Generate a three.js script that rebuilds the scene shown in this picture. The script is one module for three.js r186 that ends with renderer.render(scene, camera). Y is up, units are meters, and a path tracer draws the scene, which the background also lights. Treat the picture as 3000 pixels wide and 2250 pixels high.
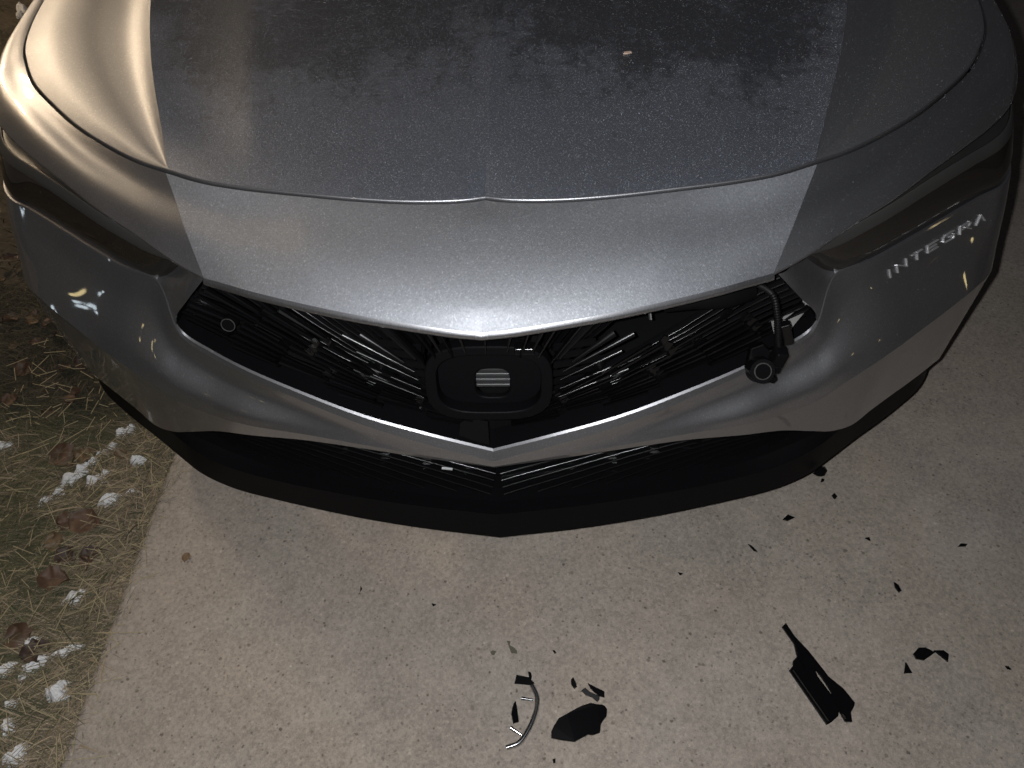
import * as THREE from 'three';
import { mergeGeometries, mergeVertices } from 'three/addons/utils/BufferGeometryUtils.js';
import { RoundedBoxGeometry } from 'three/addons/geometries/RoundedBoxGeometry.js';

// ---------------------------------------------------------------- camera
const scene = new THREE.Scene();
const camera = new THREE.PerspectiveCamera(54.82, 1024 / 768, 0.01, 300);
const EYE = new THREE.Vector3(0.0743, 1.382, 0.707);
const rad = d => d * Math.PI / 180;
const VIEW = new THREE.Vector3(Math.sin(rad(-2.987)) * Math.cos(rad(48)), -Math.sin(rad(48)), -Math.cos(rad(-2.987)) * Math.cos(rad(48)));
const side0 = new THREE.Vector3().crossVectors(VIEW, new THREE.Vector3(0, 1, 0)).normalize();
const up0 = new THREE.Vector3().crossVectors(side0, VIEW);
const ROLL = rad(2.406);
const SIDE = side0.clone().multiplyScalar(Math.cos(ROLL)).addScaledVector(up0, -Math.sin(ROLL));
const UPV = up0.clone().multiplyScalar(Math.cos(ROLL)).addScaledVector(side0, Math.sin(ROLL));
camera.position.copy(EYE);
camera.quaternion.setFromRotationMatrix(new THREE.Matrix4().makeBasis(SIDE, UPV, VIEW.clone().negate()));
camera.updateMatrixWorld(true);

// ---------------------------------------------------------------- night sky, moon, exposure
{
  const w = 64, h = 32, d = new Float32Array(w * h * 4);
  for (let y = 0; y < h; y++) for (let x = 0; x < w; x++) {
    const el = (y + 0.5) / h * 180 - 90, k = Math.exp(-Math.max(0, el) / 22);
    const i = (y * w + x) * 4;
    d[i] = 0.010 + 0.010 * k; d[i + 1] = 0.0105 + 0.007 * k; d[i + 2] = 0.014 + 0.003 * k; d[i + 3] = 1;
  }
  const sky = new THREE.DataTexture(d, w, h, THREE.RGBAFormat, THREE.FloatType);
  sky.mapping = THREE.EquirectangularReflectionMapping; sky.magFilter = THREE.LinearFilter; sky.needsUpdate = true;
  scene.background = sky; scene.environment = sky;
}
const moon = new THREE.DirectionalLight(0xfff2e0, 0.02);
moon.position.set(-3, 8, 4); moon.castShadow = true; moon.shadow.radius = 2;
Object.assign(moon.shadow.camera, { left: -5, right: 5, top: 5, bottom: -5, near: 0.1, far: 30 });
scene.add(moon, moon.target);
const renderer = new THREE.WebGLRenderer({ antialias: true });
renderer.toneMapping = THREE.LinearToneMapping;
renderer.toneMappingExposure = 1;
renderer.shadowMap.enabled = true;
const FLASH = 5.6;      // candela of the phone's LED
const PORCH = 6.2;       // candela of each bulb of the warm lamps

// ---------------------------------------------------------------- helpers
let seed = 20240117;
function rnd() { seed |= 0; seed = seed + 0x6D2B79F5 | 0; let t = Math.imul(seed ^ seed >>> 15, 1 | seed); t = t + Math.imul(t ^ t >>> 7, 61 | t) ^ t; return ((t ^ t >>> 14) >>> 0) / 4294967296; }
const rr = (a, b) => a + (b - a) * rnd();
const V = (x, y, z) => new THREE.Vector3(x, y, z);
const vs = a => a.map(p => V(p[0], p[1], p[2]));
const crv = pts => new THREE.CatmullRomCurve3(pts, false, 'centripetal');
const lin = (r, g, b) => new THREE.Color().setRGB(r, g, b);
const clamp = (x, a = 0, b = 1) => Math.min(b, Math.max(a, x));
const sstep = (a, b, x) => { const t = clamp((x - a) / (b - a)); return t * t * (3 - 2 * t); };
const taken = {};
function numbered(n) { const k = taken[n] = (taken[n] ?? -1) + 1; return k ? `${n}_${String(k).padStart(3, '0')}` : n; }
function shade(o) { o.castShadow = true; o.receiveShadow = true; return o; }
function part(name, geo, mat, parent, label) {
  const m = shade(new THREE.Mesh(geo, mat)); m.name = name; parent.add(m);
  if (label) m.userData.label = label;
  return m;
}
function group(name, parent) { const g = new THREE.Group(); g.name = name; parent.add(g); return g; }
function tag(o, label, category, grp, kind) {
  o.userData.label = label; if (category) o.userData.category = category;
  if (grp) o.userData.group = grp; if (kind) o.userData.kind = kind; return o;
}
function thing(name, label, category, pos = [0, 0, 0], grp) {
  const g = new THREE.Group(); g.name = numbered(name); g.position.set(...pos); scene.add(g); return tag(g, label, category, grp);
}
function single(name, geo, mat, label, category, grp) {
  const m = shade(new THREE.Mesh(geo, mat)); m.name = numbered(name); scene.add(m); return tag(m, label, category, grp);
}
function structure(name, geo, mat) { const m = shade(new THREE.Mesh(geo, mat)); m.name = name; m.userData.kind = 'structure'; scene.add(m); return m; }

// value noise on a torus of period p cells
function noiseField(n, seed0) {
  const r = new Float32Array(n * n); let s = seed0;
  for (let i = 0; i < n * n; i++) { s = Math.imul(s ^ s >>> 13, 1274126177) + 374761393 | 0; r[i] = ((s ^ s >>> 16) >>> 0) / 4294967296; }
  return (x, y) => {
    let xi = Math.floor(x), yi = Math.floor(y); const fx = x - xi, fy = y - yi, u = fx * fx * (3 - 2 * fx), v = fy * fy * (3 - 2 * fy);
    xi = ((xi % n) + n) % n; yi = ((yi % n) + n) % n; const x2 = (xi + 1) % n, y2 = (yi + 1) % n;
    return (r[yi * n + xi] * (1 - u) + r[yi * n + x2] * u) * (1 - v) + (r[y2 * n + xi] * (1 - u) + r[y2 * n + x2] * u) * v;
  };
}
const nz = [noiseField(256, 11), noiseField(256, 29), noiseField(256, 47), noiseField(256, 83)];
const fbm = (x, y, o = 4, k = 0) => { let a = 0.5, s = 0, t = 0; for (let i = 0; i < o; i++) { s += a * nz[(i + k) % 4](x, y); t += a; a *= 0.5; x = x * 2.03 + 17.3; y = y * 2.03 + 5.1; } return s / t; };
const toS = v => { v = clamp(v); return Math.round(255 * (v <= 0.0031308 ? v * 12.92 : 1.055 * Math.pow(v, 1 / 2.4) - 0.055)); };
function texture(n, fn, color = true) {      // fn(i, j) -> linear rgb or a single value
  const d = new Uint8Array(n * n * 4);
  for (let j = 0; j < n; j++) for (let i = 0; i < n; i++) {
    const c = fn(i, j), k = (j * n + i) * 4;
    if (color) { d[k] = toS(c[0]); d[k + 1] = toS(c[1]); d[k + 2] = toS(c[2]); }
    else d[k] = d[k + 1] = d[k + 2] = Math.round(255 * clamp(c));
    d[k + 3] = 255;
  }
  const t = new THREE.DataTexture(d, n, n); t.wrapS = t.wrapT = THREE.RepeatWrapping;
  t.magFilter = THREE.LinearFilter; t.minFilter = THREE.LinearMipmapLinearFilter; t.generateMipmaps = true;
  if (color) t.colorSpace = THREE.SRGBColorSpace; t.needsUpdate = true; return t;
}

// grid of points -> geometry; uv in metres
function gridGeo(P, uvf) {
  const nv = P.length, nu = P[0].length, pos = [], uv = [], idx = [];
  for (let j = 0; j < nv; j++) for (let i = 0; i < nu; i++) {
    const p = P[j][i]; pos.push(p.x, p.y, p.z);
    const q = uvf ? uvf(p) : [p.x - p.z * 0.6, p.y + p.z * 0.5]; uv.push(q[0], q[1]);
  }
  for (let j = 0; j < nv - 1; j++) for (let i = 0; i < nu - 1; i++) {
    const a = j * nu + i, b = a + 1, c = a + nu, d = c + 1; idx.push(a, c, b, b, c, d);
  }
  const g = new THREE.BufferGeometry();
  g.setAttribute('position', new THREE.Float32BufferAttribute(pos, 3)); g.setAttribute('uv', new THREE.Float32BufferAttribute(uv, 2));
  g.setIndex(idx); g.computeVertexNormals(); return g;
}
function mirrored(g) {
  const m = g.index ? g.clone() : mergeVertices(g), p = m.attributes.position, n = m.attributes.normal;
  for (let i = 0; i < p.count; i++) { p.setX(i, -p.getX(i)); n.setX(i, -n.getX(i)); }
  const ix = m.index.array; for (let i = 0; i < ix.length; i += 3) { const t = ix[i + 1]; ix[i + 1] = ix[i + 2]; ix[i + 2] = t; }
  return m;
}
const both = gs => { gs = [].concat(gs); return mergeGeometries([...gs, ...gs.map(mirrored)]); };
const sampleIdx = (pts, n) => { const c = crv(pts); return Array.from({ length: n + 1 }, (_, i) => c.getPoint(i / n)); };
const sampleArc = (pts, n) => { const c = crv(pts); c.arcLengthDivisions = 600; return Array.from({ length: n + 1 }, (_, i) => c.getPointAt(i / n)); };
// rows of control points -> geometries, cut (creased) at the rows named in sharp
function loft(rows, nu, nv, sharp = [], uvf) {
  const R = rows.map(r => sampleIdx(r, nu)), cuts = [0, ...sharp, rows.length - 1], out = [];
  for (let k = 0; k < cuts.length - 1; k++) {
    const a = cuts[k], b = cuts[k + 1], n = nv * (b - a), P = Array.from({ length: n + 1 }, () => []);
    for (let i = 0; i <= nu; i++) {
      const col = sampleIdx(R.slice(a, b + 1).map(r => r[i]), n);
      for (let j = 0; j <= n; j++) P[j].push(col[j]);
    }
    out.push(gridGeo(P, uvf));
  }
  return out;
}
// Coons patch: c0(t) at s=0, c1(t) at s=1, d0(s) at t=0, d1(s) at t=1 (equal length arrays), bend(t, s) added to y
function coons(c0, c1, d0, d1, bend) {
  const nt = c0.length - 1, ns = d0.length - 1, P = [];
  for (let j = 0; j <= ns; j++) {
    const s = j / ns, row = [];
    for (let i = 0; i <= nt; i++) {
      const t = i / nt, p = V(0, 0, 0);
      p.addScaledVector(c0[i], 1 - s).addScaledVector(c1[i], s).addScaledVector(d0[j], 1 - t).addScaledVector(d1[j], t);
      p.addScaledVector(c0[0], -(1 - s) * (1 - t)).addScaledVector(c0[nt], -(1 - s) * t).addScaledVector(c1[0], -s * (1 - t)).addScaledVector(c1[nt], -s * t);
      if (bend) p.y += bend(t, s);
      row.push(p);
    }
    P.push(row);
  }
  return P;
}
function tube(pts, r, seg = 24, rs = 8) { return new THREE.TubeGeometry(crv(vs(pts)), seg, r, rs, false); }
function bar(a, b, w, h, roll = 0) {        // box from a to b, w across, h deep
  const d = b.clone().sub(a), g = new THREE.BoxGeometry(w, h, d.length());
  if (roll) g.rotateZ(roll);
  const m = new THREE.Matrix4().lookAt(b, a, V(0, 1, 0.02)); m.setPosition(a.clone().add(b).multiplyScalar(0.5));
  return g.applyMatrix4(m);
}

// ---------------------------------------------------------------- materials
const flake = texture(512, () => { const r = rnd(); return 0.5 + (rnd() - 0.5) * (r > 0.9 ? 1 : 0.45); }, false);
const flakeTone = texture(512, () => { const v = 0.80 + 0.2 * rnd() + (rnd() > 0.985 ? 0.5 : 0); return [v * 0.325, v * 0.326, v * 0.343]; });
flake.repeat.set(2.2, 2.2); flakeTone.repeat.set(2.2, 2.2);
const M = {
  paint: new THREE.MeshPhysicalMaterial({ map: flakeTone, metalness: 0.95, roughness: 0.42, bumpMap: flake, bumpScale: 0.00006, clearcoat: 1, clearcoatRoughness: 0.03 }),
  black: new THREE.MeshPhysicalMaterial({ color: lin(0.0035, 0.0035, 0.004), roughness: 0.45, specularIntensity: 0.1 }),
  gloss: new THREE.MeshPhysicalMaterial({ color: lin(0.003, 0.003, 0.0034), roughness: 0.2, specularIntensity: 0.7 }),
  dull: new THREE.MeshPhysicalMaterial({ color: lin(0.003, 0.003, 0.003), roughness: 0.8, specularIntensity: 0.12 }),
  rubber: new THREE.MeshPhysicalMaterial({ color: lin(0.006, 0.006, 0.006), roughness: 0.55, specularIntensity: 0.35 }),
  chrome: new THREE.MeshStandardMaterial({ color: lin(0.52, 0.52, 0.53), metalness: 1, roughness: 0.24 }),
  brushed: new THREE.MeshStandardMaterial({ color: lin(0.5, 0.5, 0.51), metalness: 0.9, roughness: 0.35 }),
  greyPlastic: new THREE.MeshPhysicalMaterial({ color: lin(0.035, 0.034, 0.032), roughness: 0.6, specularIntensity: 0.4 }),
  lens: new THREE.MeshPhysicalMaterial({ color: lin(0.030, 0.026, 0.023), transmission: 0.5, thickness: 0, roughness: 0.02, ior: 1.5 }),
  glass: new THREE.MeshPhysicalMaterial({ color: lin(0.25, 0.27, 0.28), transmission: 0.6, thickness: 0, roughness: 0.03 }),
  mesh: new THREE.MeshPhysicalMaterial({ color: lin(0.003, 0.003, 0.0034), roughness: 0.27, specularIntensity: 0.6 }),
  white: new THREE.MeshStandardMaterial({ color: lin(0.4, 0.4, 0.4), roughness: 0.35 }),
};
// frost on the hood and the nose: grains of ice in drifts on the paint, bare wet patches between
const frostAt = (x, z) => {   // 0 bare .. 1 frosted
  if (z > -.19) return .85;
  const w = fbm(x * 7 + 40, z * 7 + 9, 3, 1) - .5, a = fbm(x * 22 + 7, z * 22 + 3, 4, 2), b = fbm(x * 95, z * 95, 3, 3);
  const d = Math.hypot((x - .30 + .25 * w) / .37, (z + .70 + .16 * w) / .27), bare = sstep(1.25, .55, d);
  const left = .10 * sstep(-.45, -.8, z) + .10;
  return clamp(sstep(.27, .70, a * .5 + b * .5 + .16 + .2 * sstep(-.48, -.30, z) - bare * .34 - (x < 0 ? left * .5 : left * .2)));
};
const FT = 2048, FSZ = 1.4;
const frostMap = texture(FT, (i, j) => {
  const x = i / FT * FSZ - 0.7, z = -1.2 + j / FT * FSZ, f = frostAt(x, z), g = rnd();
  const v = 0.72 + 0.42 * g + (g > 0.96 ? 0.7 : 0);
  const p = [0.215, 0.226, 0.255], q = [0.245, 0.264, 0.312];
  return [0, 1, 2].map(c => v * (p[c] * (1 - f) + q[c] * f));
});
const frostRough = texture(1024, (i, j) => {
  const x = i / 1024 * FSZ - 0.7, z = -1.2 + j / 1024 * FSZ, f = frostAt(x, z); return 0.45 + 0.06 * f + 0.06 * rnd();
}, false);
const frostMetal = texture(1024, (i, j) => {
  const x = i / 1024 * FSZ - 0.7, z = -1.2 + j / 1024 * FSZ, f = frostAt(x, z); return 0.965 - 0.04 * f;
}, false);
const frostBump = texture(1024, (i, j) => {
  const x = i / 1024 * FSZ - 0.7, z = -1.2 + j / 1024 * FSZ, f = frostAt(x, z); return 0.4 * f + 0.35 * rnd() * (0.3 + f) + 0.25 * fbm(x * 120, z * 120, 2);
}, false);
const hoodUv = p => [(p.x + 0.7) / FSZ, (p.z + 1.2) / FSZ];
M.frosted = new THREE.MeshPhysicalMaterial({ map: frostMap, metalness: 1, metalnessMap: frostMetal, roughness: 1, roughnessMap: frostRough, bumpMap: frostBump, bumpScale: 0.0003, clearcoat: 0.25, clearcoatRoughness: 0.35 });
const noseTone = texture(1024, () => { const g = rnd(), v = .82 + .3 * g + (g > .975 ? .35 : 0); return [.325 * v, .336 * v, .362 * v]; });
M.noseFrost = new THREE.MeshPhysicalMaterial({ map: noseTone, metalness: .93, roughness: .62, bumpMap: frostBump, bumpScale: .0002, clearcoat: .25, clearcoatRoughness: .35 });

// ================================================================ GROUND
const SLAB = 2.6;
const spots = new Float32Array(2048 * 2048);
for (let k = 0; k < 52000; k++) {          // aggregate grains: dark, brown and pale
  const x = Math.floor(rnd() * 2048), y = Math.floor(rnd() * 2048), t = rnd(), r = rnd() < 0.85 ? rr(0.5, 1.3) : rr(1.3, 2.4), v = t < 0.62 ? -rr(0.2, 0.8) : rr(0.15, 0.6), R = Math.ceil(r);
  for (let a = -R; a <= R; a++) for (let b = -R; b <= R; b++) if (Math.hypot(a, b * rr(0.8, 1.3)) <= r) spots[((y + b + 2048) % 2048) * 2048 + (x + a + 2048) % 2048] = v;
}
const concreteMap = texture(2048, (i, j) => {
  const x = i / 2048, y = j / 2048, s = spots[j * 2048 + i], g = rnd();
  const big = fbm(x * 8, y * 8, 5), mid = fbm(x * 64 + 3, y * 64, 3, 1), fine = fbm(x * 512, y * 512, 2, 2);
  const streak = sstep(.55, .75, fbm(x * 5 + 2, y * 26, 4, 2)) * sstep(.5, .8, x);
  let v = 0.243 * (0.74 + 0.32 * big + 0.2 * mid + 0.10 * streak + 0.5 * (fine - 0.5) + 0.34 * (g - 0.5));
  v *= 1 + s * (s < 0 ? 0.75 : 0.5);
  const warm = 1 + 0.06 * (fbm(x * 16 + 9, y * 16, 3, 3) - 0.5) + (s < 0 && ((i * 7 + j * 3) & 3) === 0 ? 0.12 : 0);
  return [v * 1.10 * warm, v * 0.945, v * 0.80 / warm];
});
const concreteBump = texture(2048, (i, j) => 0.5 + 0.25 * (fbm(i / 4, j / 4, 2) - 0.5) + 0.2 * spots[j * 2048 + i] + 0.2 * (rnd() - 0.5), false);
M.concrete = new THREE.MeshStandardMaterial({ map: concreteMap, bumpMap: concreteBump, bumpScale: 0.0014, roughness: 0.93 });
const soilMap = texture(1024, (i, j) => { const v = 0.02 + 0.05 * fbm(i / 18, j / 18, 5) + 0.02 * rnd(); return [v * 1.15, v * 0.95, v * 0.66]; });
M.soil = new THREE.MeshStandardMaterial({ map: soilMap, roughness: 1 });
{
  const g = new THREE.PlaneGeometry(240, 240, 60, 60).rotateX(-Math.PI / 2); g.translate(0, -0.035, 0);
  const p = g.attributes.position, u = g.attributes.uv; for (let i = 0; i < p.count; i++) u.setXY(i, p.getX(i) * 1.2, p.getZ(i) * 1.2);
  structure('lawn_ground', g, M.soil);
}
const EDGE = z => -0.7765 + 0.033 * (z - 0.0) + 0.006 * (fbm(z * 5 + 50, 3.3, 3) - 0.5);   // left border of the slab
const LAMPS = [[-20.5, 1.77, 2.3, 0], [-22.5, 1.38, 2.9, 1], [-22.4, 1.13, 3.1, 1], [-12.0, 3.66, 9.0, 0], [-9.8, 4.1, 11.1, 0], [-10.2, 4.35, 10.9, 0], [18.6, 1.9, 2.0, 0], [17.9, 1.15, 9.9, 0], [11.2, 1.98, 10.4, 0]];   // x, height, z, colour
{ // driveway slab with a worn rounded border
  const P = [], zs = [];
  for (let z = -9; z < 7; z += (z > -1.6 && z < 1.2) ? 0.012 : 0.25) zs.push(z);
  for (const z of zs) {
    const e = EDGE(z), j = () => 0.003 * (nz[0](z * 90, 7) - 0.5);
    P.push([V(e - 0.004, -0.12, z), V(e - 0.004, -0.02, z), V(e - 0.001 + j(), -0.010, z), V(e + 0.006 + j(), -0.003, z), V(e + 0.018, 0, z), V(e + 0.2, 0, z), V(1, 0, z), V(4.2, 0, z), V(4.2, -0.12, z)]);
  }
  const g = gridGeo(P, p => [p.x / SLAB + 0.31, p.z / SLAB + 0.42]);
  structure('driveway', g, M.concrete);
}

// ================================================================ THE CAR
const car = thing('silver_car', 'silver metallic car with frosted hood and smashed black front grille', 'car');
const P0 = [0.476, 0.790, -0.259];
const G1 = vs([[0, .773, -.2045], [.03, .774, -.1965], [.1, .775, -.193], [.174, .777, -.197], [.264, .780, -.208], [.36, .783, -.223], [.42, .786, -.237], P0]);
const G2 = vs([P0, [.52, .790, -.281], [.57, .792, -.312], [.651, .799, -.371], [.722, .808, -.437], [.775, .815, -.495], [.812, .822, -.555], [.832, .828, -.597], [.85, .836, -.665], [.862, .848, -.76], [.872, .868, -.93], [.876, .89, -1.12]]);
const CREASE = vs([P0, [.507, .815, -.345], [.537, .834, -.425], [.566, .853, -.51], [.602, .879, -.64], [.634, .905, -.80], [.675, .943, -1.12]]);
const SPINE = vs([[0, .773, -.2045], [0, .792, -.285], [0, .823, -.43], [0, .871, -.657], [0, .90, -.80], [0, .945, -1.12]]);
const NOSE = vs([[0, 0.698, 0], [0.033, 0.701, -0.001], [0.095, 0.706, -0.009], [0.1793, 0.7107, -0.0251], [0.2615, 0.7130, -0.0479], [0.3308, 0.7136, -0.0713], [0.3582, 0.7120, -0.0840], [0.4036, 0.7074, -0.1059]]);
const TOPL = vs([[0.4036, 0.7074, -0.1059], [0.4368, 0.7138, -0.1234], [0.4696, 0.7217, -0.1431], [0.5243, 0.7333, -0.1809], [0.5940, 0.7459, -0.2280], [0.6673, 0.7581, -0.2862], [0.7364, 0.7646, -0.3434], [0.7890, 0.7652, -0.3919], [0.8384, 0.7732, -0.4448], [0.868, 0.783, -0.5], [0.888, 0.792, -0.57], [0.898, 0.8, -0.66], [0.905, 0.815, -0.85], [0.908, 0.835, -1.12]]);
const outward = (pts) => pts.map((p, i) => {
  const a = pts[Math.max(0, i - 1)], b = pts[Math.min(pts.length - 1, i + 1)], d = b.clone().sub(a).setY(0).normalize();
  return V(-d.z, 0, d.x).multiplyScalar(1);
});
const shifted = (pts, o, dist, dy) => pts.map((p, i) => p.clone().addScaledVector(o[i], dist).add(V(0, dy, 0)));

// ---- hood
const hood = group('hood', car);
const NT = 48, NS = 60;
const g1 = sampleArc(G1, NT), g2 = sampleArc(G2, 110), cr2 = sampleArc(CREASE, 110), crd = sampleArc(CREASE, NS), sp = sampleArc(SPINE, NS);
g1[0].x = 0;
{
  const back = Array.from({ length: NT + 1 }, (_, i) => SPINE.at(-1).clone().lerp(CREASE.at(-1), i / NT));
  const deck = gridGeo(coons(g1, back, sp, crd, (t, s) => {
    const w = sstep(0, 0.15, s);
    return w * (-0.007 * Math.sin(Math.PI * t) - 0.006 * Math.sin(Math.PI * clamp((t - 0.7) / 0.3)) + 0.0035 * Math.exp(-t * 16));
  }), hoodUv);
  const m = mirrored(deck);
  part('hood_deck', mergeGeometries([deck, m]), M.frosted, hood, 'flat frosted centre of the hood');
  const prof = t => { const k = [[0, 0], [.1, -.30], [.22, -.50], [.4, -.60], [.6, -.64], [.78, -.73], [.9, -.86], [1, -1]]; let i = 0; while (i < k.length - 2 && t > k[i + 1][0]) i++; const u = (t - k[i][0]) / (k[i + 1][0] - k[i][0]); return k[i][1] + (k[i + 1][1] - k[i][1]) * u; };
  const profC = crv([[0, 0], [.1, -.30], [.22, -.50], [.4, -.60], [.6, -.64], [.78, -.73], [.9, -.86], [1, -1]].map(p => V(p[0], p[1], 0)));
  const profS = Array.from({ length: 401 }, (_, i) => profC.getPoint(i / 400));
  const pf = t => { let i = 0; while (i < 399 && profS[i + 1].x < t) i++; const a = profS[i], b = profS[i + 1]; return a.y + (b.y - a.y) * clamp((t - a.x) / (b.x - a.x + 1e-9)); };
  const SH = [];
  for (let j = 0; j <= 110; j++) {
    const a = cr2[j], b = g2[j], row = [];
    for (let i = 0; i <= 26; i++) { const t = i / 26, p = a.clone().lerp(b, t); p.y = a.y + (a.y - b.y) * pf(t); row.push(p); }
    SH.push(row);
  }
  const sh = gridGeo(SH, hoodUv);
  M.filmed = M.paint.clone(); M.filmed.clearcoat = .5; M.filmed.clearcoatRoughness = .4; M.filmed.roughness = .52;
  part('hood_shoulder', sh, M.filmed, hood, 'shoulder of the hood outside the crease');
  part('hood_shoulder', mirrored(sh), M.filmed, hood, 'warm lit shoulder of the hood outside the crease');
}
const gAll = [...g1, ...g2.slice(1)], oAll = outward(gAll);
oAll[0] = V(0, 0, 1);
{
  const rows = [shifted(gAll, oAll, 0, 0), shifted(gAll, oAll, .0013, -.0006), shifted(gAll, oAll, .0022, -.0021), shifted(gAll, oAll, .0024, -.008), shifted(gAll, oAll, -.006, -.022)];
  part('hood_edge', both(gridGeo(rows)), M.paint, hood, 'rolled front edge of the hood');
}

// ---- nose panel and fenders
const bumper = group('front_bumper', car);
const n1 = sampleArc(NOSE, NT), o1 = outward(g1); o1[0] = V(0, 0, 1);
const gOut1 = shifted(g1, o1, .0066, -.003);
const CR2 = [gOut1[NT].clone(), ...vs([[0.4622, 0.7671, -0.2203], [0.4333, 0.7443, -0.1616], [0.4036, 0.7074, -0.1059]])];
const NB = 26;
const cr2s = sampleArc(CR2, NB);
const mid = Array.from({ length: NB + 1 }, (_, j) => { const f = j / NB, p = gOut1[0].clone().lerp(NOSE[0], f); p.y += 0.044 * f * (1 - f) + .022 * f * f * f * (1 - f); return p; });
{
  const grid = coons(gOut1, n1, mid, cr2s, (t, s) => -0.006 * Math.sin(Math.PI * clamp((t - 0.55) / 0.45)) * Math.sin(Math.PI * s) + 0.0045 * Math.exp(-t * 11) * sstep(0, .25, s) * sstep(1, .86, s));
  const top = gridGeo(grid, hoodUv);
  part('nose_panel', both(top), M.noseFrost, bumper, 'frosted silver strip between hood and grille');
  const on = outward(n1); on[0] = V(0, 0, 1);
  const roll = gridGeo([n1, shifted(n1, on, .0035, -.0035), shifted(n1, on, .0045, -.008), shifted(n1, on, .0025, -.0125), shifted(n1, on, -.004, -.0145)], hoodUv);
  part('nose_return', both(gridGeo([shifted(n1, on, -.0035, -.0142), shifted(n1, on, -.06, -.012)])), M.dull, bumper);
  const ret = gridGeo([gOut1, shifted(gOut1, o1, -.002, -.004), shifted(gOut1, o1, -.004, -.03)], hoodUv);
  part('nose_edge', both([roll, ret]), M.paint, bumper, 'rounded lower edge of the nose above the grille');
}
const o2 = outward(g2);
const gOut2 = shifted(g2, o2, .0066, -.003); gOut2[0].copy(gOut1[NT]);
const NF = 110;
const topS = sampleArc(TOPL, NF);
{
  const endS = Array.from({ length: NB + 1 }, (_, j) => { const f = j / NB, p = gOut2[NF].clone().lerp(topS[NF], f); p.y += .03 * f * (1 - f); p.x += .03 * f * (1 - f); return p; });
  const P = coons(gOut2, topS, cr2s, endS, (t, s) => -0.0015 * Math.sin(Math.PI * clamp(t / 0.42)) * Math.sin(Math.PI * s) * (1 - t));
  P.forEach((row, j) => row.forEach((p, i) => { const s = j / NB, t = i / NF, k = 0.030 * s * (1 - s) * sstep(0.02, 0.5, t); p.y += k * 0.8; p.z += k * (1 - t) * 0.6; p.x += k * 0.4; }));
  const f = gridGeo(P, p => [p.x, p.z]);
  const ot = outward(topS);
  const under = gridGeo([topS, shifted(topS, ot, .0005, -.004), shifted(topS, ot, -.004, -.009), shifted(topS, ot, -.05, -.010)], p => [p.x, p.z]);
  const ret = gridGeo([gOut2, shifted(gOut2, o2, -.002, -.004), shifted(gOut2, o2, -.004, -.03)], p => [p.x, p.z]);
  // side of the fender behind the headlight
  const sideTop = vs([[.888, .792, -.57], [.898, .80, -.66], [.905, .815, -.85], [.908, .835, -1.12]]).map(p => p.add(V(0, -.001, 0)));
  const sg = loft([sideTop, vs([[.906, .74, -.57], [.913, .74, -.66], [.918, .74, -.85], [.918, .74, -1.12]]), vs([[.909, .67, -.57], [.914, .67, -.63], [.918, .70, -.85], [.918, .68, -1.12]])], 24, 6);
  const fg = mergeGeometries([f, under, ret, ...sg]);
  part('fender', fg, M.paint, car, 'dark shaded fender beside the hood');
  part('fender', mirrored(fg), M.paint, car, 'warm lit fender beside the hood');
}

// ---- bumper face
const C = [ // columns from the centre outwards, rows from the grille or headlight edge down to the lower edge
  [[0, .395, -.030], [0, .3885, -.015], [0, .374, -.0215], [0, .370, -.0205], [0, .366, -.0200], [0, .357, -.0245]],
  [[.105, .431, -.0355], [.106, .4235, -.0225], [.106, .4075, -.0275], [.106, .399, -.0255], [.106, .391, -.0235], [.106, .378, -.0275]],
  [[.21, .459, -.0515], [.212, .4535, -.041], [.213, .428, -.0455], [.214, .412, -.041], [.215, .403, -.0375], [.215, .388, -.0405]],
  [[.314, .486, -.080], [.316, .481, -.0705], [.319, .448, -.077], [.322, .420, -.063], [.325, .407, -.058], [.325, .386, -.061]],
  [[.407, .508, -.1125], [.410, .5035, -.1035], [.416, .463, -.108], [.420, .428, -.082], [.423, .406, -.078], [.425, .371, -.083]],
  [[.466, .523, -.139], [.470, .519, -.130], [.478, .479, -.134], [.488, .438, -.106], [.495, .406, -.102], [.50, .354, -.106]],
  [[.508, .539, -.159], [.512, .536, -.151], [.528, .498, -.153], [.548, .449, -.131], [.56, .411, -.131], [.565, .322, -.131]],
  [[.520, .557, -.167], [.525, .556, -.160], [.55, .519, -.169], [.585, .466, -.156], [.61, .423, -.160], [.617, .297, -.152]],
  [[.539, .623, -.205], [.543, .616, -.200], [.575, .56, -.198], [.63, .49, -.186], [.655, .438, -.184], [.66, .290, -.172]],
  [[.602, .628, -.232], [.604, .622, -.228], [.63, .57, -.221], [.67, .505, -.211], [.70, .453, -.210], [.705, .29, -.207]],
  [[.67, .633, -.275], [.672, .627, -.271], [.69, .58, -.262], [.725, .515, -.250], [.745, .463, -.241], [.75, .29, -.241]],
  [[.74, .638, -.322], [.742, .632, -.318], [.757, .585, -.308], [.783, .525, -.292], [.80, .473, -.280], [.80, .29, -.278]],
  [[.815, .644, -.372], [.817, .638, -.368], [.83, .59, -.354], [.846, .535, -.338], [.858, .487, -.323], [.851, .29, -.318]],
  [[.868, .648, -.405], [.870, .642, -.402], [.880, .60, -.389], [.890, .545, -.376], [.898, .497, -.363], [.89, .285, -.356]],
  [[.898, .655, -.455], [.900, .649, -.453], [.905, .61, -.445], [.910, .555, -.437], [.912, .504, -.430], [.908, .27, -.430]],
  [[.908, .670, -.62], [.910, .664, -.62], [.914, .615, -.62], [.917, .56, -.62], [.918, .512, -.62], [.912, .25, -.62]],
];
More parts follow.
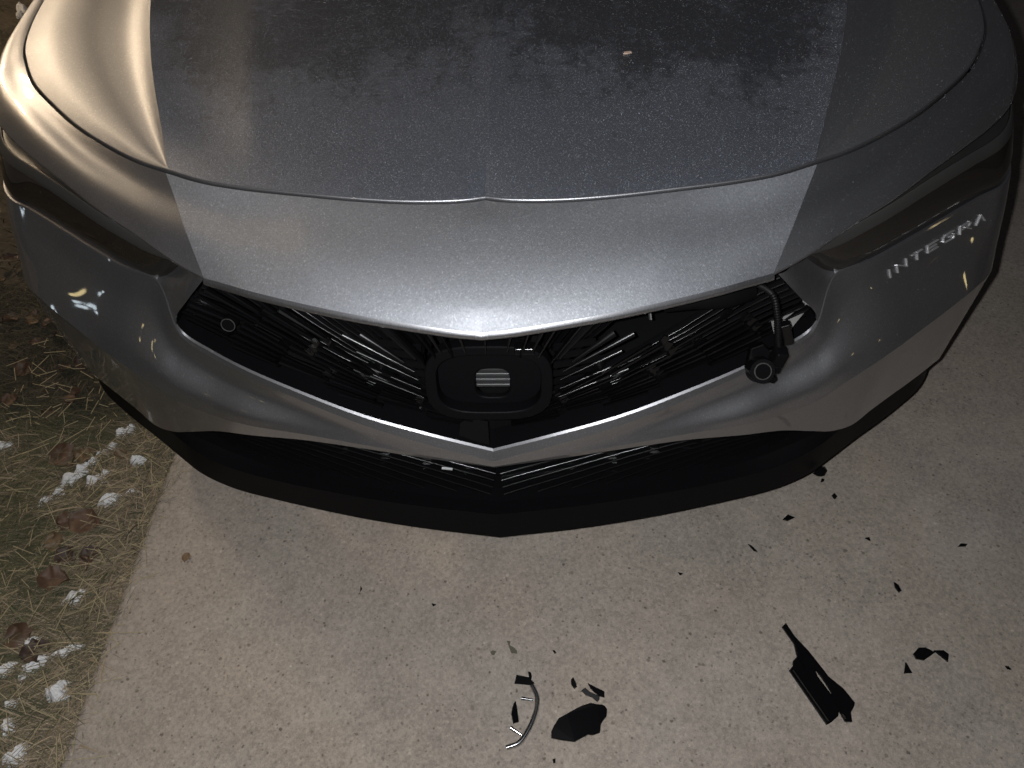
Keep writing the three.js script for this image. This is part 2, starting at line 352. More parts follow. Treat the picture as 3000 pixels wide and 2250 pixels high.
for (let c = 6; c < 15; c++) { const k = [.35, .8, 1, 1, 1, 1, .9, .5, .15][c - 6];   // the face leans back above its lower crease
  [[2, .011], [3, .032], [4, .054], [5, .016]].forEach(([r, d]) => { const q = C[c][r]; q[0] -= .49 * d * k; q[1] += .61 * d * k; q[2] += .62 * d * k; }); }
for (let c = 0; c < 8; c++) { const k = [.017, .0155, .013, .011, .009, .008, .006, .003][c]; C[c][1] = [C[c][0][0] + (c > 4 ? .002 : 0), C[c][0][1] - k, C[c][0][2] + k * .45]; }
for (let c = 8; c < 16; c++) C[c][1] = [C[c][0][0] + .001, C[c][0][1] - .003, C[c][0][2] + .0015];
const rowsF = [0, 1, 2, 3, 4, 5].map(r => vs(C.map(c => c[r])));
const inn = rowsF[0].map((p, i) => p.clone().add(i < 8 ? V(0, .004, -.045) : V(-.012, .004, -.022)));
const outn = rowsF[5].map((p, i) => p.clone().add(V(-.004, .006, -.03)));
const NUF = 15 * 8;
{
  const lipIn = rowsF[0].map((p, i) => p.clone().add(i < 8 ? V(0, .0026, -.0040) : V(-.002, .0012, -.003)));
  const gs = loft([lipIn, ...rowsF], NUF, 8, [1, 2, 5]);
  part('lower_return', both(loft([rowsF[5].map(p => p.clone().add(V(0, .0006, -.0004))), outn], NUF, 1)), M.black, bumper);
  part('opening_return', both(loft([lipIn.map(p => p.clone().add(V(0, -.0006, 0))), inn], NUF, 1)), M.black, bumper, 'black inner wall of the grille and headlight openings');
  // strip between the grille corner and the headlight
  const edge = sampleIdx(rowsF[0], NUF).slice(7 * 8, 8 * 8 + 1), nE = 18;
  const ga = sampleArc([edge[0].clone(), ...vs([[.508, .583, -.160], [.470, .629, -.1415], [.424, .678, -.1395]])], nE);
  const gb = sampleArc([edge[8].clone(), ...vs([[.522, .636, -.213], [.498, .652, -.206], [.448, .6815, -.158]])], nE);
  const cTop = Array.from({ length: 9 }, (_, i) => ga[nE].clone().lerp(gb[nE], i / 8));
  const D1 = coons(edge, cTop, ga, gb);
  D1.forEach((row, j) => row.forEach((p, i) => { const s = j / nE, t = i / 8; p.z += 0.012 * Math.sin(Math.PI * t) * (1 - s * .6) * Math.min(1, s * 5); }));
  const d1 = gridGeo(D1);
  const sideRet = gridGeo([ga, ga.map(p => p.clone().add(V(-.0004, .0, -.004)))]), hlRet = gridGeo([gb, gb.map(p => p.clone().add(V(.001, .001, -.005)))]);
  for (const flip of [false, true]) { const cg = (gridGeo([ga.map(p => p.clone().add(V(-.0003, 0, -.0035))), ga.map(p => p.clone().add(V(-.004, 0, -.05)))])); part('grille_corner_return', flip ? mirrored(cg) : cg, M.black, bumper); const ch = gridGeo([gb.map(p => p.clone().add(V(.001, .001, -.004))), gb.map(p => p.clone().add(V(.008, .004, -.035)))]); part('headlight_corner_return', flip ? mirrored(ch) : ch, M.black, bumper); }
  part('bumper_face', both([...gs, d1, sideRet, hlRet]), M.paint, bumper, 'silver bumper face round the grille');
}

// ---- headlights
M.shelf = new THREE.MeshPhysicalMaterial({ color: lin(.02, .019, .018), roughness: .42, bumpMap: texture(256, (i, j) => .5 * fbm(i / 5, j / 5, 2) + .5 * rnd(), false), bumpScale: .0004, specularIntensity: .6 }); M.shelf.bumpMap.repeat.set(5, 5);
M.rim = new THREE.MeshPhysicalMaterial({ color: lin(.036, .035, .034), roughness: .38 });
M.bezel = new THREE.MeshPhysicalMaterial({ color: lin(.03, .028, .026), roughness: .45, specularIntensity: .6 });
M.bezelLight = new THREE.MeshPhysicalMaterial({ color: lin(.09, .085, .08), roughness: .4 });
function headlight() {
  const h = new THREE.Group(); h.name = 'headlight';
  const n = 60, to = topS.slice(0, 0);
  const tc = crv(TOPL.slice(1, 11)), lc = crv([V(.475, .668, -.19), ...rowsF[0].slice(8, 15), V(.906, .70, -.57)]);
  const tTop = [], tLow = [];
  for (let i = 0; i <= n; i++) { tTop.push(tc.getPointAt(i / n)); tLow.push(lc.getPointAt(i / n)); }
  const ins = (p, d, dy) => { const o = V(p.x * 0.5, 0, 0.55).normalize(); return p.clone().addScaledVector(o, -d).add(V(0, dy, 0)); };
  const E1 = tTop.map((p, i) => ins(p.clone().lerp(tLow[i], .16 + .26 * Math.pow(i / n, 1.1)), .006, .004));     // upper edge of the lens
  part('lens', gridGeo([E1.map(p => ins(p, .004, .001)), E1, E1.map((p, i) => p.clone().lerp(tLow[i], .3)).map(p => ins(p, -.004, .002)), E1.map((p, i) => p.clone().lerp(tLow[i], .7)).map(p => ins(p, -.003, .001)), tLow.map(p => ins(p, .003, .003)), tLow.map(p => ins(p, .012, -.006))]), M.lens, h);
  part('lens_rim', gridGeo([E1.map(p => ins(p, .002, .0022)), E1.map(p => ins(p, -.0012, .0012)), E1.map((p, i) => ins(p.clone().lerp(tLow[i], .16), -.0055, .0015)), E1.map((p, i) => ins(p.clone().lerp(tLow[i], .20), -.003, -.001))]), M.rim, h);
  part('top_shelf', gridGeo([tTop.map(p => ins(p, .010, -.008)), tTop.map(p => ins(p, .030, -.020)), E1.map(p => ins(p, .012, .002)), E1.map(p => ins(p, .004, .0005))]), M.shelf, h);
  const back = [E1.map(p => ins(p, .006, -.001)), E1.map(p => ins(p, .055, -.006)), tLow.map(p => ins(p, .055, .012)), tLow.map(p => ins(p, .014, -.004))];
  part('housing', gridGeo(back), M.bezel, h);
  const step = [.30, .52].map((k, q) => E1.map((p, i) => ins(p.clone().lerp(tLow[i], k), .034 - q * .014, 0)));
  part('bezel_step', gridGeo([step[0].map(p => p.clone().add(V(0, 0, -.02))), step[0], step[1], step[1].map(p => p.clone().add(V(0, -.02, -.015)))]), M.bezel, h);
  // daytime running light strip under the upper edge, and four lamp modules
  const drl = E1.slice(4, n - 3).map((p, i) => ins(p.clone().lerp(tLow[i + 4], .10), .016, 0));
  part('daytime_strip', gridGeo([drl, drl.map(p => p.clone().add(V(0, -.010, .004))), drl.map(p => p.clone().add(V(0, -.013, -.006)))]), M.bezelLight, h);
  for (let k = 0; k < 4; k++) {
    const i = 12 + k * 9, p = ins(E1[i].clone().lerp(tLow[i], .70), .036, 0);
    const b = new RoundedBoxGeometry(.042, .02, .022, 2, .005); b.rotateY(.55); b.translate(p.x, p.y, p.z);
    part('lamp_module', b, M.gloss, h);
  }
  return h;
}
{
  const a = headlight(); car.add(a);
  const b = group('headlight', car);
  for (const c of a.children) part(c.name, mirrored(c.geometry), c.material, b);
}

// ---- raised lettering on the bumper below the headlight
M.badge = new THREE.MeshStandardMaterial({ color: lin(.85, .85, .86), metalness: .9, roughness: .42 });
const LETTERS = { I: [[[.5, 0], [.5, 1]]], N: [[[0, 0], [0, 1]], [[0, 1], [1, 0]], [[1, 0], [1, 1]]], T: [[[0, 1], [1, 1]], [[.5, 0], [.5, 1]]], E: [[[0, 1], [1, 1]], [[0, .5], [.85, .5]], [[0, 0], [1, 0]], [[0, 0], [0, 1]]], G: [[[1, 1], [.2, 1]], [[.2, 1], [0, .75]], [[0, .75], [0, .25]], [[0, .25], [.2, 0]], [[.2, 0], [1, 0]], [[1, 0], [1, .5]], [[1, .5], [.55, .5]]], R: [[[0, 0], [0, 1]], [[0, 1], [.85, 1]], [[.85, 1], [1, .8]], [[1, .8], [.85, .5]], [[.85, .5], [0, .5]], [[.5, .5], [1, 0]]], A: [[[0, 0], [.5, 1]], [[.5, 1], [1, 0]]] };
const faceCurve = (() => { const R = rowsF.slice(1, 5).map(r => crv(r)); return (u, v) => crv(R.map(c => c.getPoint(u))).getPoint(v); })();
{
  // march along the face with the arc length, letters stand on it
  const word = 'INTEGRA', hgt = .0195;
  let u = 9.34 / 15; const uEnd = 12.22 / 15, n = word.length, widths = [...word].map(c => c === 'I' ? .35 : 1), tot = widths.reduce((a, b) => a + b, 0) + .62 * (n - 1);
  const step = (uEnd - u) / tot; let cur = u;
  [...word].forEach((ch, k) => {
    const w = widths[k], gs = [];
    const at = (x, y) => { const uu = cur + step * w * x, vv = .215 - .0 - (y - .5) * .082; return faceCurve(uu, vv); };
    const nrm = (x, y) => { const p = at(x, y), a = at(x + .05, y).sub(p), b = at(x, y + .05).sub(p); return a.cross(b).normalize(); };
    for (const [[x0, y0], [x1, y1]] of LETTERS[ch]) {
      if (ch === 'I') { x0; }
      const a = at(x0, y0), b = at(x1, y1), nn = nrm((x0 + x1) / 2, (y0 + y1) / 2);
      const d = b.clone().sub(a), L = d.length() + .0022; d.normalize();
      if (nn.z < 0) nn.negate();
      const s = nn.clone().cross(d).normalize(), g = new THREE.BoxGeometry(.0018, .0028, L);
      g.applyMatrix4(new THREE.Matrix4().makeBasis(s, nn, d).setPosition(a.clone().add(b).multiplyScalar(.5).addScaledVector(nn, .0012)));
      gs.push(g);
    }
    part('letter', mergeGeometries(gs), M.badge, bumper);
    cur += step * (w + .62);
  });
}

// ---- upper grille
const grille = group('upper_grille', car);
const eC = crv([...rowsF[0].slice(0, 8)]), nC = crv(NOSE);
const lookup = (c, n = 200) => { const s = Array.from({ length: n + 1 }, (_, i) => c.getPoint(i / n)); return x => { x = Math.abs(x); let i = 0; while (i < n - 1 && s[i + 1].x < x) i++; const a = s[i], b = s[i + 1], t = clamp((x - a.x) / (b.x - a.x + 1e-9)); return a.clone().lerp(b, t); }; };
const eAt = lookup(eC), nAt = lookup(nC);
const faceZ = (x, y) => { const e = eAt(x), t = nAt(Math.min(Math.abs(x), .42)); const k = clamp((y - e.y) / Math.max(.02, t.y - e.y)); return e.z + (t.z - e.z) * k; };
const inGrille = (x, y) => { const a = Math.abs(x); if (y < eAt(a).y + .006) return false; if (a > .42) return y < .680 - (a - .42) * 1.15 - .006 && a < .515; return y < nAt(a).y - .012; };
{
  // dark cavity behind
  const a = sampleIdx(rowsF[0].slice(0, 8), 40), b = sampleArc([...NOSE, V(.47, .63, -.141), V(.51, .585, -.16), V(.52, .557, -.167)], 40);
  const push = (p, d) => p.clone().add(V(0, 0, -d));
  part('grille_backing', both([gridGeo([a.map(p => push(p, .04)), a.map(p => push(p, .15)), b.map((p, i) => push(p, .17)), b.map(p => push(p, .03))])]), M.dull, grille);
  const Q = [0, .425], ex = .098, ey = .070, ec = [0, .545];
  const angles = [11.5, 13.6, 15.8, 18.1, 20.5, 23, 25.7, 28.6, 31.8, 35.3, 39.3, 43.8, 48.8, 54.5, 61, 68, 76, 84];
  for (const sgn of [-1, 1]) angles.forEach((deg, ai) => {
    const ca = Math.cos(rad(deg)), sa = Math.sin(rad(deg));
    let r = 0, r0 = null, r1 = null;
    for (r = .02; r < .62; r += .002) {
      const x = Q[0] + ca * r, y = Q[1] + sa * r;
      const out = ((x - ec[0]) / ex) ** 4 + ((y - ec[1]) / ey) ** 4 > 1;
      const ok = out && inGrille(x, y);
      if (ok && r0 === null && x > .03) r0 = r; if (ok && r0 !== null) r1 = r; if (!ok && r0 !== null) break;
    }
    if (r0 === null || r1 - r0 < .015) return;
    const nseg = Math.max(1, Math.round((r1 - r0) / .085));
    for (let k = 0; k < nseg; k++) {
      const a0 = r0 + (r1 - r0) * k / nseg, a1 = r0 + (r1 - r0) * (k + 1) / nseg - .003;
      const xm = ca * (a0 + a1) / 2, ym = Q[1] + sa * (a0 + a1) / 2;
      if (sgn > 0 && deg > 26 && deg < 50 && xm > .16 + (50 - deg) * .004) continue;       // smashed out
      if (sgn > 0 && xm > .39 && ym > .585) continue;
      if (sgn < 0 && rnd() < .03) continue;
      const off = ((k % 2) - .5) * .006, w = .0032 + .0062 * clamp(a0 / .45), dep = .03 + .006 * (k % 2);
      const pt = (rr_, o) => { const x = ca * rr_ - sa * o, y = Q[1] + sa * rr_ + ca * o; return V(sgn * x, y, faceZ(x, y) - dep); };
      const A = pt(a0, off), B = pt(a1, off * 1.2);
      // wedge shaped blade: thin at the emblem, wide outside, front ridge
      const d = B.clone().sub(A).normalize(), s = d.clone().cross(V(rr(-.1, .1), .85 + rr(-.35, .35), 1)).normalize(), f = s.clone().cross(d).normalize(); if (f.z < 0) f.negate();
      const w0 = w * .75, w1 = w * 1.15, pts = [];
      for (const [p, ww] of [[A, w0], [B, w1]]) for (const [u, v] of [[-1, 0], [-.35, 1], [.45, .7], [1, -.1], [.6, -2.2], [-.6, -2.2]]) pts.push(p.clone().addScaledVector(s, u * ww * .5).addScaledVector(f, v * .008));
      const idx = []; for (let q = 0; q < 6; q++) { const q2 = (q + 1) % 6; idx.push(q, q2, q + 6, q2, q2 + 6, q + 6); } for (let q = 1; q < 5; q++) { idx.push(0, q + 1, q, 6, 6 + q, 6 + q + 1); }
      let g = new THREE.BufferGeometry(); g.setAttribute('position', new THREE.Float32BufferAttribute(pts.flatMap(p => [p.x, p.y, p.z]), 3)); g.setAttribute('uv', new THREE.Float32BufferAttribute(new Float32Array(24), 2)); g.setIndex(idx); g = g.toNonIndexed(); g.computeVertexNormals();
      part('blade', g, rnd() < .8 ? M.mesh : M.black, grille);
      if (a0 < .36 && rnd() < .8) { const e0 = pt(a1 - .004, off), e1 = pt(a1 + .012, off + .0105); part('mesh_link', bar(e0.add(V(0, 0, -.004)), e1.add(V(0, 0, -.004)), .0028, .012), M.gloss, grille); }
    }
  });
  for (const sgn of [-1, 1]) for (let q = 0; q < 26; q++) {
    const deg = 10.5 + q * 1.7 + q * q * .02, ca = Math.cos(rad(deg)), sa = Math.sin(rad(deg)); let a = null, b = null;
    for (let r = .12; r < .6; r += .004) { const x = ca * r, y = Q[1] + sa * r; if (inGrille(x, y) && (x / ex) ** 4 + ((y - ec[1]) / ey) ** 4 > 1) { if (a === null) a = r; b = r; } else if (a !== null) break; }
    if (a === null || b - a < .04 || (sgn > 0 && deg > 30 && deg < 48)) continue;
    const pt = r => V(sgn * ca * r, Q[1] + sa * r, faceZ(ca * r, Q[1] + sa * r) - .05), P = [[], [], [], []];
    for (let i = 0; i <= 10; i++) { const p = pt(a + (b - a) * i / 10), jag = .0016 * (i % 2); P[0].push(p.clone().add(V(0, .004 + jag, -.012))); P[1].push(p.clone().add(V(0, .002 + jag, .0))); P[2].push(p.clone().add(V(0, -.001, .0022))); P[3].push(p.clone().add(V(0, -.004, -.012))); }
    part('inner_rib', gridGeo(P), M.mesh, grille);
  }
  // broad petal blades beside and above the emblem mount
  for (const [x0, y0, x1, y1, w] of [[.105, .600, .150, .665, .013], [.125, .588, .185, .632, .012], [.112, .568, .215, .622, .009], [.030, .625, .042, .685, .006], [.066, .620, .090, .682, .008], [.0, .622, .0, .690, .003], [.108, .548, .20, .588, .006], [.108, .525, .21, .562, .006], [.106, .503, .215, .540, .006]])
    for (const sgn of x0 ? [-1, 1] : [1]) {
      const a = V(sgn * x0, y0, faceZ(x0, y0) - .026), b = V(sgn * x1, y1, faceZ(x1, y1) - .034), d = b.clone().sub(a).normalize(), up = V(rr(-.15, .15), .8 + rr(-.12, .2), .75).normalize(), sd = d.clone().cross(up).normalize();
      const P = [-1, -.5, 0, .5, 1].map(u => [0, .3, .65, 1].map(t => a.clone().lerp(b, t).addScaledVector(sd, u * w * (.35 + .65 * t) * .5).addScaledVector(up, -.16 * w * u * u)));
      part('petal_blade', gridGeo(P), M.mesh, grille);
    }
  // thin cross bars beside the emblem mount
  for (const sgn of [-1, 1]) for (let k = 0; k < 6; k++) {
    const y = .50 + k * .021, x0 = .098, x1 = .098 + .05 + .012 * ((k * 5) % 4);
    part('cross_bar', bar(V(sgn * x0, y, faceZ(x0, y) - .045), V(sgn * x1, y + .002, faceZ(x1, y) - .045), .003, .012), M.black, grille);
  }
}
// ---- emblem mount, its broken frame and what shows through it
{
  const mount = group('emblem_mount', car);
  M.ribGrey = new THREE.MeshPhysicalMaterial({ color: lin(.036, .036, .037), roughness: .4 });
  const sup = (w, h, n = 64, e = 3.2) => Array.from({ length: n }, (_, i) => { const a = i / n * Math.PI * 2, c = Math.cos(a), s = Math.sin(a); return new THREE.Vector2(Math.sign(c) * Math.pow(Math.abs(c), 2 / e) * w, Math.sign(s) * Math.pow(Math.abs(s), 2 / e) * h); });
  const ring = (w, h, w2, h2, depth, bev, dx = 0, dy = 0) => { const s = new THREE.Shape(sup(w, h)); const hole = new THREE.Path(sup(w2, h2).map(p => p.add(new THREE.Vector2(dx, dy))).reverse()); s.holes.push(hole); return new THREE.ExtrudeGeometry(s, { depth, bevelEnabled: true, bevelThickness: bev, bevelSize: bev, bevelSegments: 3, curveSegments: 4 }); };
  const place = (g, z, x = 0, y = .545) => { g.rotateX(rad(-12)); g.translate(x, y, z); return g; };
  part('mount_frame', place(ring(.094, .066, .082, .056, .02, .003), -.062), M.black, mount);
  part('mount_plate', place(ring(.083, .057, .030, .030, .008, .003, .004, -.018), -.075), M.black, mount);
  part('mount_back', place(new RoundedBoxGeometry(.15, .105, .01, 2, .004), -.115), M.dull, mount);
  for (let k = 0; k < 4; k++) part('rib', place(new RoundedBoxGeometry(.058, .006, .012, 2, .002), -.092 + .001 * k, .004, .533 - k * .0115), M.ribGrey, mount);
  part('bracket', place(new RoundedBoxGeometry(.03, .012, .02, 2, .003), -.055, .055, .612), M.gloss, mount);
  part('broken_frame_piece', (() => { const s = new THREE.Shape([[-.032, -.004], [-.030, .016], [-.014, .026], [.006, .020], [.014, .018], [.016, -.020], [.0, -.016]].map(p => new THREE.Vector2(...p))); const g = new THREE.ExtrudeGeometry(s, { depth: .004, bevelEnabled: true, bevelThickness: .0012, bevelSize: .0012, bevelSegments: 2 }); g.rotateX(rad(-35)); g.translate(-.022, .428, -.045); return g; })(), M.dull, mount, 'grainy broken piece at the lower tip of the grille');
  part('metal_strip', bar(V(.0, .467, -.058), V(.044, .467, -.060), .004, .006), M.brushed, mount);
}
// ---- exposed parts behind the smashed side of the grille
{
  const beam = group('crash_beam', car);
  M.paleBracket = new THREE.MeshPhysicalMaterial({ color: lin(.22, .215, .21), roughness: .5 });
  part('beam_panel', loft([vs([[.15, .675, -.16], [.3, .665, -.18], [.46, .64, -.23]]), vs([[.15, .62, -.13], [.3, .61, -.15], [.47, .59, -.20]]), vs([[.15, .60, -.16], [.3, .59, -.18], [.47, .57, -.23]])], 20, 4, [1])[0], M.greyPlastic, beam);
  part('bracket_tab', bar(V(.232, .672, -.105), V(.238, .640, -.085), .002, .006), M.brushed, beam);
  part('air_duct', tube([[.26, .645, -.12], [.30, .655, -.115], [.35, .648, -.125], [.39, .64, -.15]], .018, 30, 12), M.dull, beam);
  part('bracket', (() => { const s = new THREE.Shape([[-.02, 0], [.055, .018], [.062, .006], [.03, -.012], [.0, -.03], [-.018, -.02]].map(p => new THREE.Vector2(...p))); const g = new THREE.ExtrudeGeometry(s, { depth: .004, bevelEnabled: true, bevelThickness: .001, bevelSize: .001, bevelSegments: 2 }); g.rotateX(-.5); g.rotateY(.5); g.translate(.462, .566, -.168); return g; })(), M.paleBracket, beam, 'pale bracket exposed in the corner of the grille');
}
// ---- parking sensors
{
  const s = group('hanging_sensor', car);
  const c = V(.418, .5365, -.080);
  const face = g => { g.rotateX(Math.PI / 2); g.rotateX(rad(-38)); g.translate(c.x, c.y, c.z); return g; };
  part('sensor_body', face(new THREE.CylinderGeometry(.019, .021, .022, 40)), M.black, s);
  part('sensor_ring', (() => { const g = new THREE.TorusGeometry(.0125, .0012, 10, 40); g.rotateX(rad(-38)); g.translate(c.x, c.y + .0072, c.z + .0090); return g; })(), M.greyPlastic, s);
  part('sensor_face', face((() => { const g = new THREE.CylinderGeometry(.0115, .0115, .002, 32); g.translate(0, .0115, 0); return g; })()), M.gloss, s);
  part('plug', (() => { const g = new RoundedBoxGeometry(.020, .030, .024, 3, .004); g.rotateZ(-.15); g.translate(.443, .556, -.090); return g; })(), M.black, s);
  part('clip', (() => { const g = new RoundedBoxGeometry(.042, .012, .02, 2, .003); g.rotateZ(-.4); g.translate(.428, .517, -.090); return g; })(), M.dull, s);
  part('sensor_bracket', (() => { const s2 = new THREE.Shape([[-.026, -.012], [-.022, .020], [-.006, .026], [.004, .016], [.022, .022], [.030, .004], [.022, -.018], [.004, -.024], [-.012, -.020]].map(p => new THREE.Vector2(...p))); const g = new THREE.ExtrudeGeometry(s2, { depth: .012, bevelEnabled: true, bevelThickness: .002, bevelSize: .002, bevelSegments: 2 }); g.rotateX(rad(-30)); g.translate(.428, .532, -.108); return g; })(), M.gloss, s);
  part('retainer', (() => { const g = new RoundedBoxGeometry(.016, .044, .014, 2, .003); g.rotateZ(.35); g.translate(.452, .585, -.112); return g; })(), M.gloss, s);
  const pts = [[.443, .562, -.096], [.437, .592, -.106], [.432, .618, -.118], [.424, .640, -.138], [.395, .645, -.165]];
  const cable = part('cable', tube(pts, .0048, 40, 10), M.rubber, s);
  const cc = crv(vs(pts)), gs = [];
  for (let k = 0; k < 24; k++) { const t = .02 + k / 24 * .7, p = cc.getPointAt(t), d = cc.getTangentAt(t); const g = new THREE.TorusGeometry(.0052, .0011, 6, 16); g.applyQuaternion(new THREE.Quaternion().setFromUnitVectors(V(0, 0, 1), d)); g.translate(p.x, p.y, p.z); gs.push(g); }
  part('cable_rib', mergeGeometries(gs), M.black, cable);
  const w = group('grille_sensor', car);
  const q = V(-.405, .600, -.128);
  part('sensor_body', (() => { const g = new THREE.CylinderGeometry(.011, .012, .02, 32); g.rotateX(Math.PI / 2); g.rotateX(-.3); g.translate(q.x, q.y, q.z); return g; })(), M.black, w);
  part('sensor_ring', (() => { const g = new THREE.TorusGeometry(.0105, .0008, 8, 36); g.rotateX(-.3); g.translate(q.x, q.y + .0031, q.z + .0102); return g; })(), M.greyPlastic, w);
}

// ---- black lower skirt, intake and lip
{
  const lower = group('lower_skirt', car);
  const lookupX = pts => { const c = crv(pts), t = Array.from({ length: 301 }, (_, i) => c.getPoint(i / 300)); return x => { let i = 0; while (i < 299 && t[i + 1].x < x) i++; return t[i].clone().lerp(t[i + 1], clamp((x - t[i].x) / (t[i + 1].x - t[i].x + 1e-9))); }; };
  const X = [0, .15, .275, .43, .527, .6, .644, .707, .812, .885, .912, .914];
  const bot = vs([[0, .175, .003], [.15, .175, -.017], [.275, .175, -.040], [.43, .175, -.077], [.527, .175, -.105], [.60, .176, -.139], [.644, .178, -.170], [.707, .182, -.217], [.805, .188, -.288], [.882, .195, -.355], [.916, .20, -.42], [.92, .20, -.62]]);
  const lipTop = vs([[0, .249, .0005], [.15, .2475, -.0195], [.275, .2455, -.0425], [.43, .244, -.079], [.522, .246, -.108], [.592, .253, -.142], [.637, .260, -.173], [.698, .263, -.219], [.795, .255, -.290], [.872, .24, -.356], [.912, .235, -.42], [.917, .23, -.62]]);
  const shelf = vs([[0, .244, -.030], [.15, .243, -.048], [.275, .243, -.070], [.425, .246, -.106], [.51, .256, -.132], [.58, .270, -.158], [.628, .283, -.176], [.686, .284, -.218], [.785, .284, -.292], [.865, .28, -.360], [.895, .265, -.43], [.90, .25, -.62]]);
  const und = bot.map(p => p.clone().add(V(-.01, -.008, -.09)));
  part('front_lip', both(loft([shelf.map(p => p.clone().add(V(-.004, -.004, -.10))), shelf, lipTop, bot, und], 110, 4, [1, 2, 3])), M.black, lower, 'gloss black front lip');
  const s0 = rowsF[5].slice(0, 9).map(p => p.clone().add(V(0, .002, -.012)));
  const s1 = vs([[0, .330, -.075], [.106, .334, -.080], [.215, .336, -.090], [.325, .333, -.104], [.425, .322, -.122], [.50, .305, -.138], [.555, .288, -.156], [.59, .279, -.166], [.63, .283, -.178]]);
  part('intake_brow', both(loft([s0, s1, s1.map(p => p.clone().add(V(0, .005, -.07)))], 64, 5, [1])), M.gloss, lower);
  const back0 = s1.map(p => p.clone().add(V(0, .01, -.06))), back1 = s1.map((p, i) => V(p.x, .225, p.z - .06));
  part('intake_back', both(loft([back0, back1], 40, 3)), M.dull, lower);
  const lipC = lookupX(shelf), browC = lookupX(s1);
  const meshAt = (x, q) => lipC(x).lerp(browC(x), q).add(V(0, -.020 * Math.sin(Math.PI * q), -.012 - .02 * Math.sin(Math.PI * q)));
  for (const sgn of [-1, 1]) for (let k = 0; k < 15; k++) {
    const x0 = -.36 + k * .062, pts = [];
    for (let q = 0; q <= 60; q++) { const x = x0 + q * .0085, h = (x - x0) / .46; if (x >= .004 && h > -.02 && h < .95 && x < .555) { const p = meshAt(x, h); p.x *= sgn; pts.push(p); } }
    if (pts.length < 4) continue;
    const a = pts, o = (dy, dz) => a.map(p => p.clone().add(V(0, dy, dz))), P = [o(.0026, -.03), o(.0024, -.0026), o(.0002, -.0002), o(-.003, -.0012), o(-.0045, -.03)];
    part('slat', gridGeo(P), M.gloss, lower);
    for (let q = 5; q < a.length - 2; q += 9) part('mesh_link', bar(a[q].clone().add(V(0, -.001, -.006)), a[q].clone().add(V(sgn * .012, -.014, -.006)), .003, .014), M.gloss, lower);
  }
  part('broken_tab', (() => { const s = new THREE.Shape([[-.012, 0], [.012, .006], [.014, -.004], [.004, -.01], [-.006, -.008]].map(p => new THREE.Vector2(...p))); const g = new THREE.ExtrudeGeometry(s, { depth: .004, bevelEnabled: false }); g.rotateX(-.9); g.rotateY(.5); g.translate(.618, .18, -.143); return g; })(), M.black, lower, 'small snapped tab hanging below the lip');
  part('clip_strip', bar(V(-.088, .362, -.020), V(-.070, .360, -.019), .003, .003), M.white, lower);
}
// ---- rest of the car, behind the frame
{
  const body = group('cabin', car);
  const sec = (z, hw, sill, belt, roof, rw) => vs([[0, roof, z], [rw * .6, roof - .008, z], [rw, roof - .05, z], [hw - .02, belt, z], [hw, belt - .12, z], [hw, .5, z], [hw - .01, sill, z]]);
  part('body_shell', both(loft([sec(-1.62, .918, .22, .90, .965, .74), sec(-1.9, .918, .22, .93, .985, .74), sec(-3.9, .915, .22, .96, 1.05, .70), sec(-4.5, .85, .3, .85, .95, .6)], 40, 8)), M.paint, body);
  part('fender_rear_panel', both(loft([vs([[.908, .833, -1.125], [.915, .86, -1.62]]), vs([[.918, .68, -1.125], [.918, .62, -1.45], [.918, .5, -1.62]]).slice(0, 2)], 10, 4)), M.paint, body);
  part('cowl', both(gridGeo([[V(0, .94, -1.13), V(.66, .938, -1.13), V(.87, .885, -1.13)], [V(0, .95, -1.25), V(.68, .945, -1.25), V(.88, .90, -1.25)], [V(0, .965, -1.62), V(.74, .95, -1.62), V(.90, .90, -1.62)]])), M.black, body);
  part('windscreen', both(loft([vs([[0, .965, -1.3], [.4, .962, -1.32], [.72, .955, -1.42]]), vs([[0, 1.2, -1.75], [.36, 1.2, -1.77], [.64, 1.18, -1.85]]), vs([[0, 1.385, -2.15], [.32, 1.385, -2.16], [.56, 1.37, -2.22]])], 20, 8)), M.glass, body);
  part('roof', both(loft([vs([[0, 1.386, -2.14], [.32, 1.386, -2.15], [.58, 1.365, -2.21]]), vs([[0, 1.41, -2.7], [.34, 1.405, -2.7], [.60, 1.37, -2.7]]), vs([[0, 1.33, -3.5], [.34, 1.325, -3.5], [.58, 1.29, -3.5]]), vs([[0, 1.06, -4.1], [.36, 1.05, -4.1], [.6, 1.03, -4.1]])], 16, 6)), M.paint, body);
  part('side_window', both(loft([vs([[.58, 1.365, -2.21], [.60, 1.37, -2.7], [.58, 1.29, -3.5]]), vs([[.74, .955, -1.45], [.86, .95, -2.7], [.8, .97, -3.8]])], 16, 6)), M.glass, body);
  for (const sx of [-1, 1]) for (const z of [-.97, -3.7]) {
    const w = new THREE.Group(); w.name = 'wheel'; car.add(w);
    const t = new THREE.TorusGeometry(.245, .085, 14, 40); t.rotateY(Math.PI / 2); t.scale(1.15, 1, 1); t.translate(sx * .80, .325, z); part('tyre', t, M.rubber, w);
    const r = new THREE.CylinderGeometry(.20, .20, .12, 40); r.rotateZ(Math.PI / 2); r.translate(sx * .80, .325, z); part('rim', r, M.brushed, w);
  }
  part('underbody', new THREE.BoxGeometry(1.3, .06, 4.0).translate(0, .26, -2.4), M.dull, body);
  part('engine_cover', new THREE.BoxGeometry(1.2, .25, .75).translate(0, .55, -.82), M.dull, body);
}
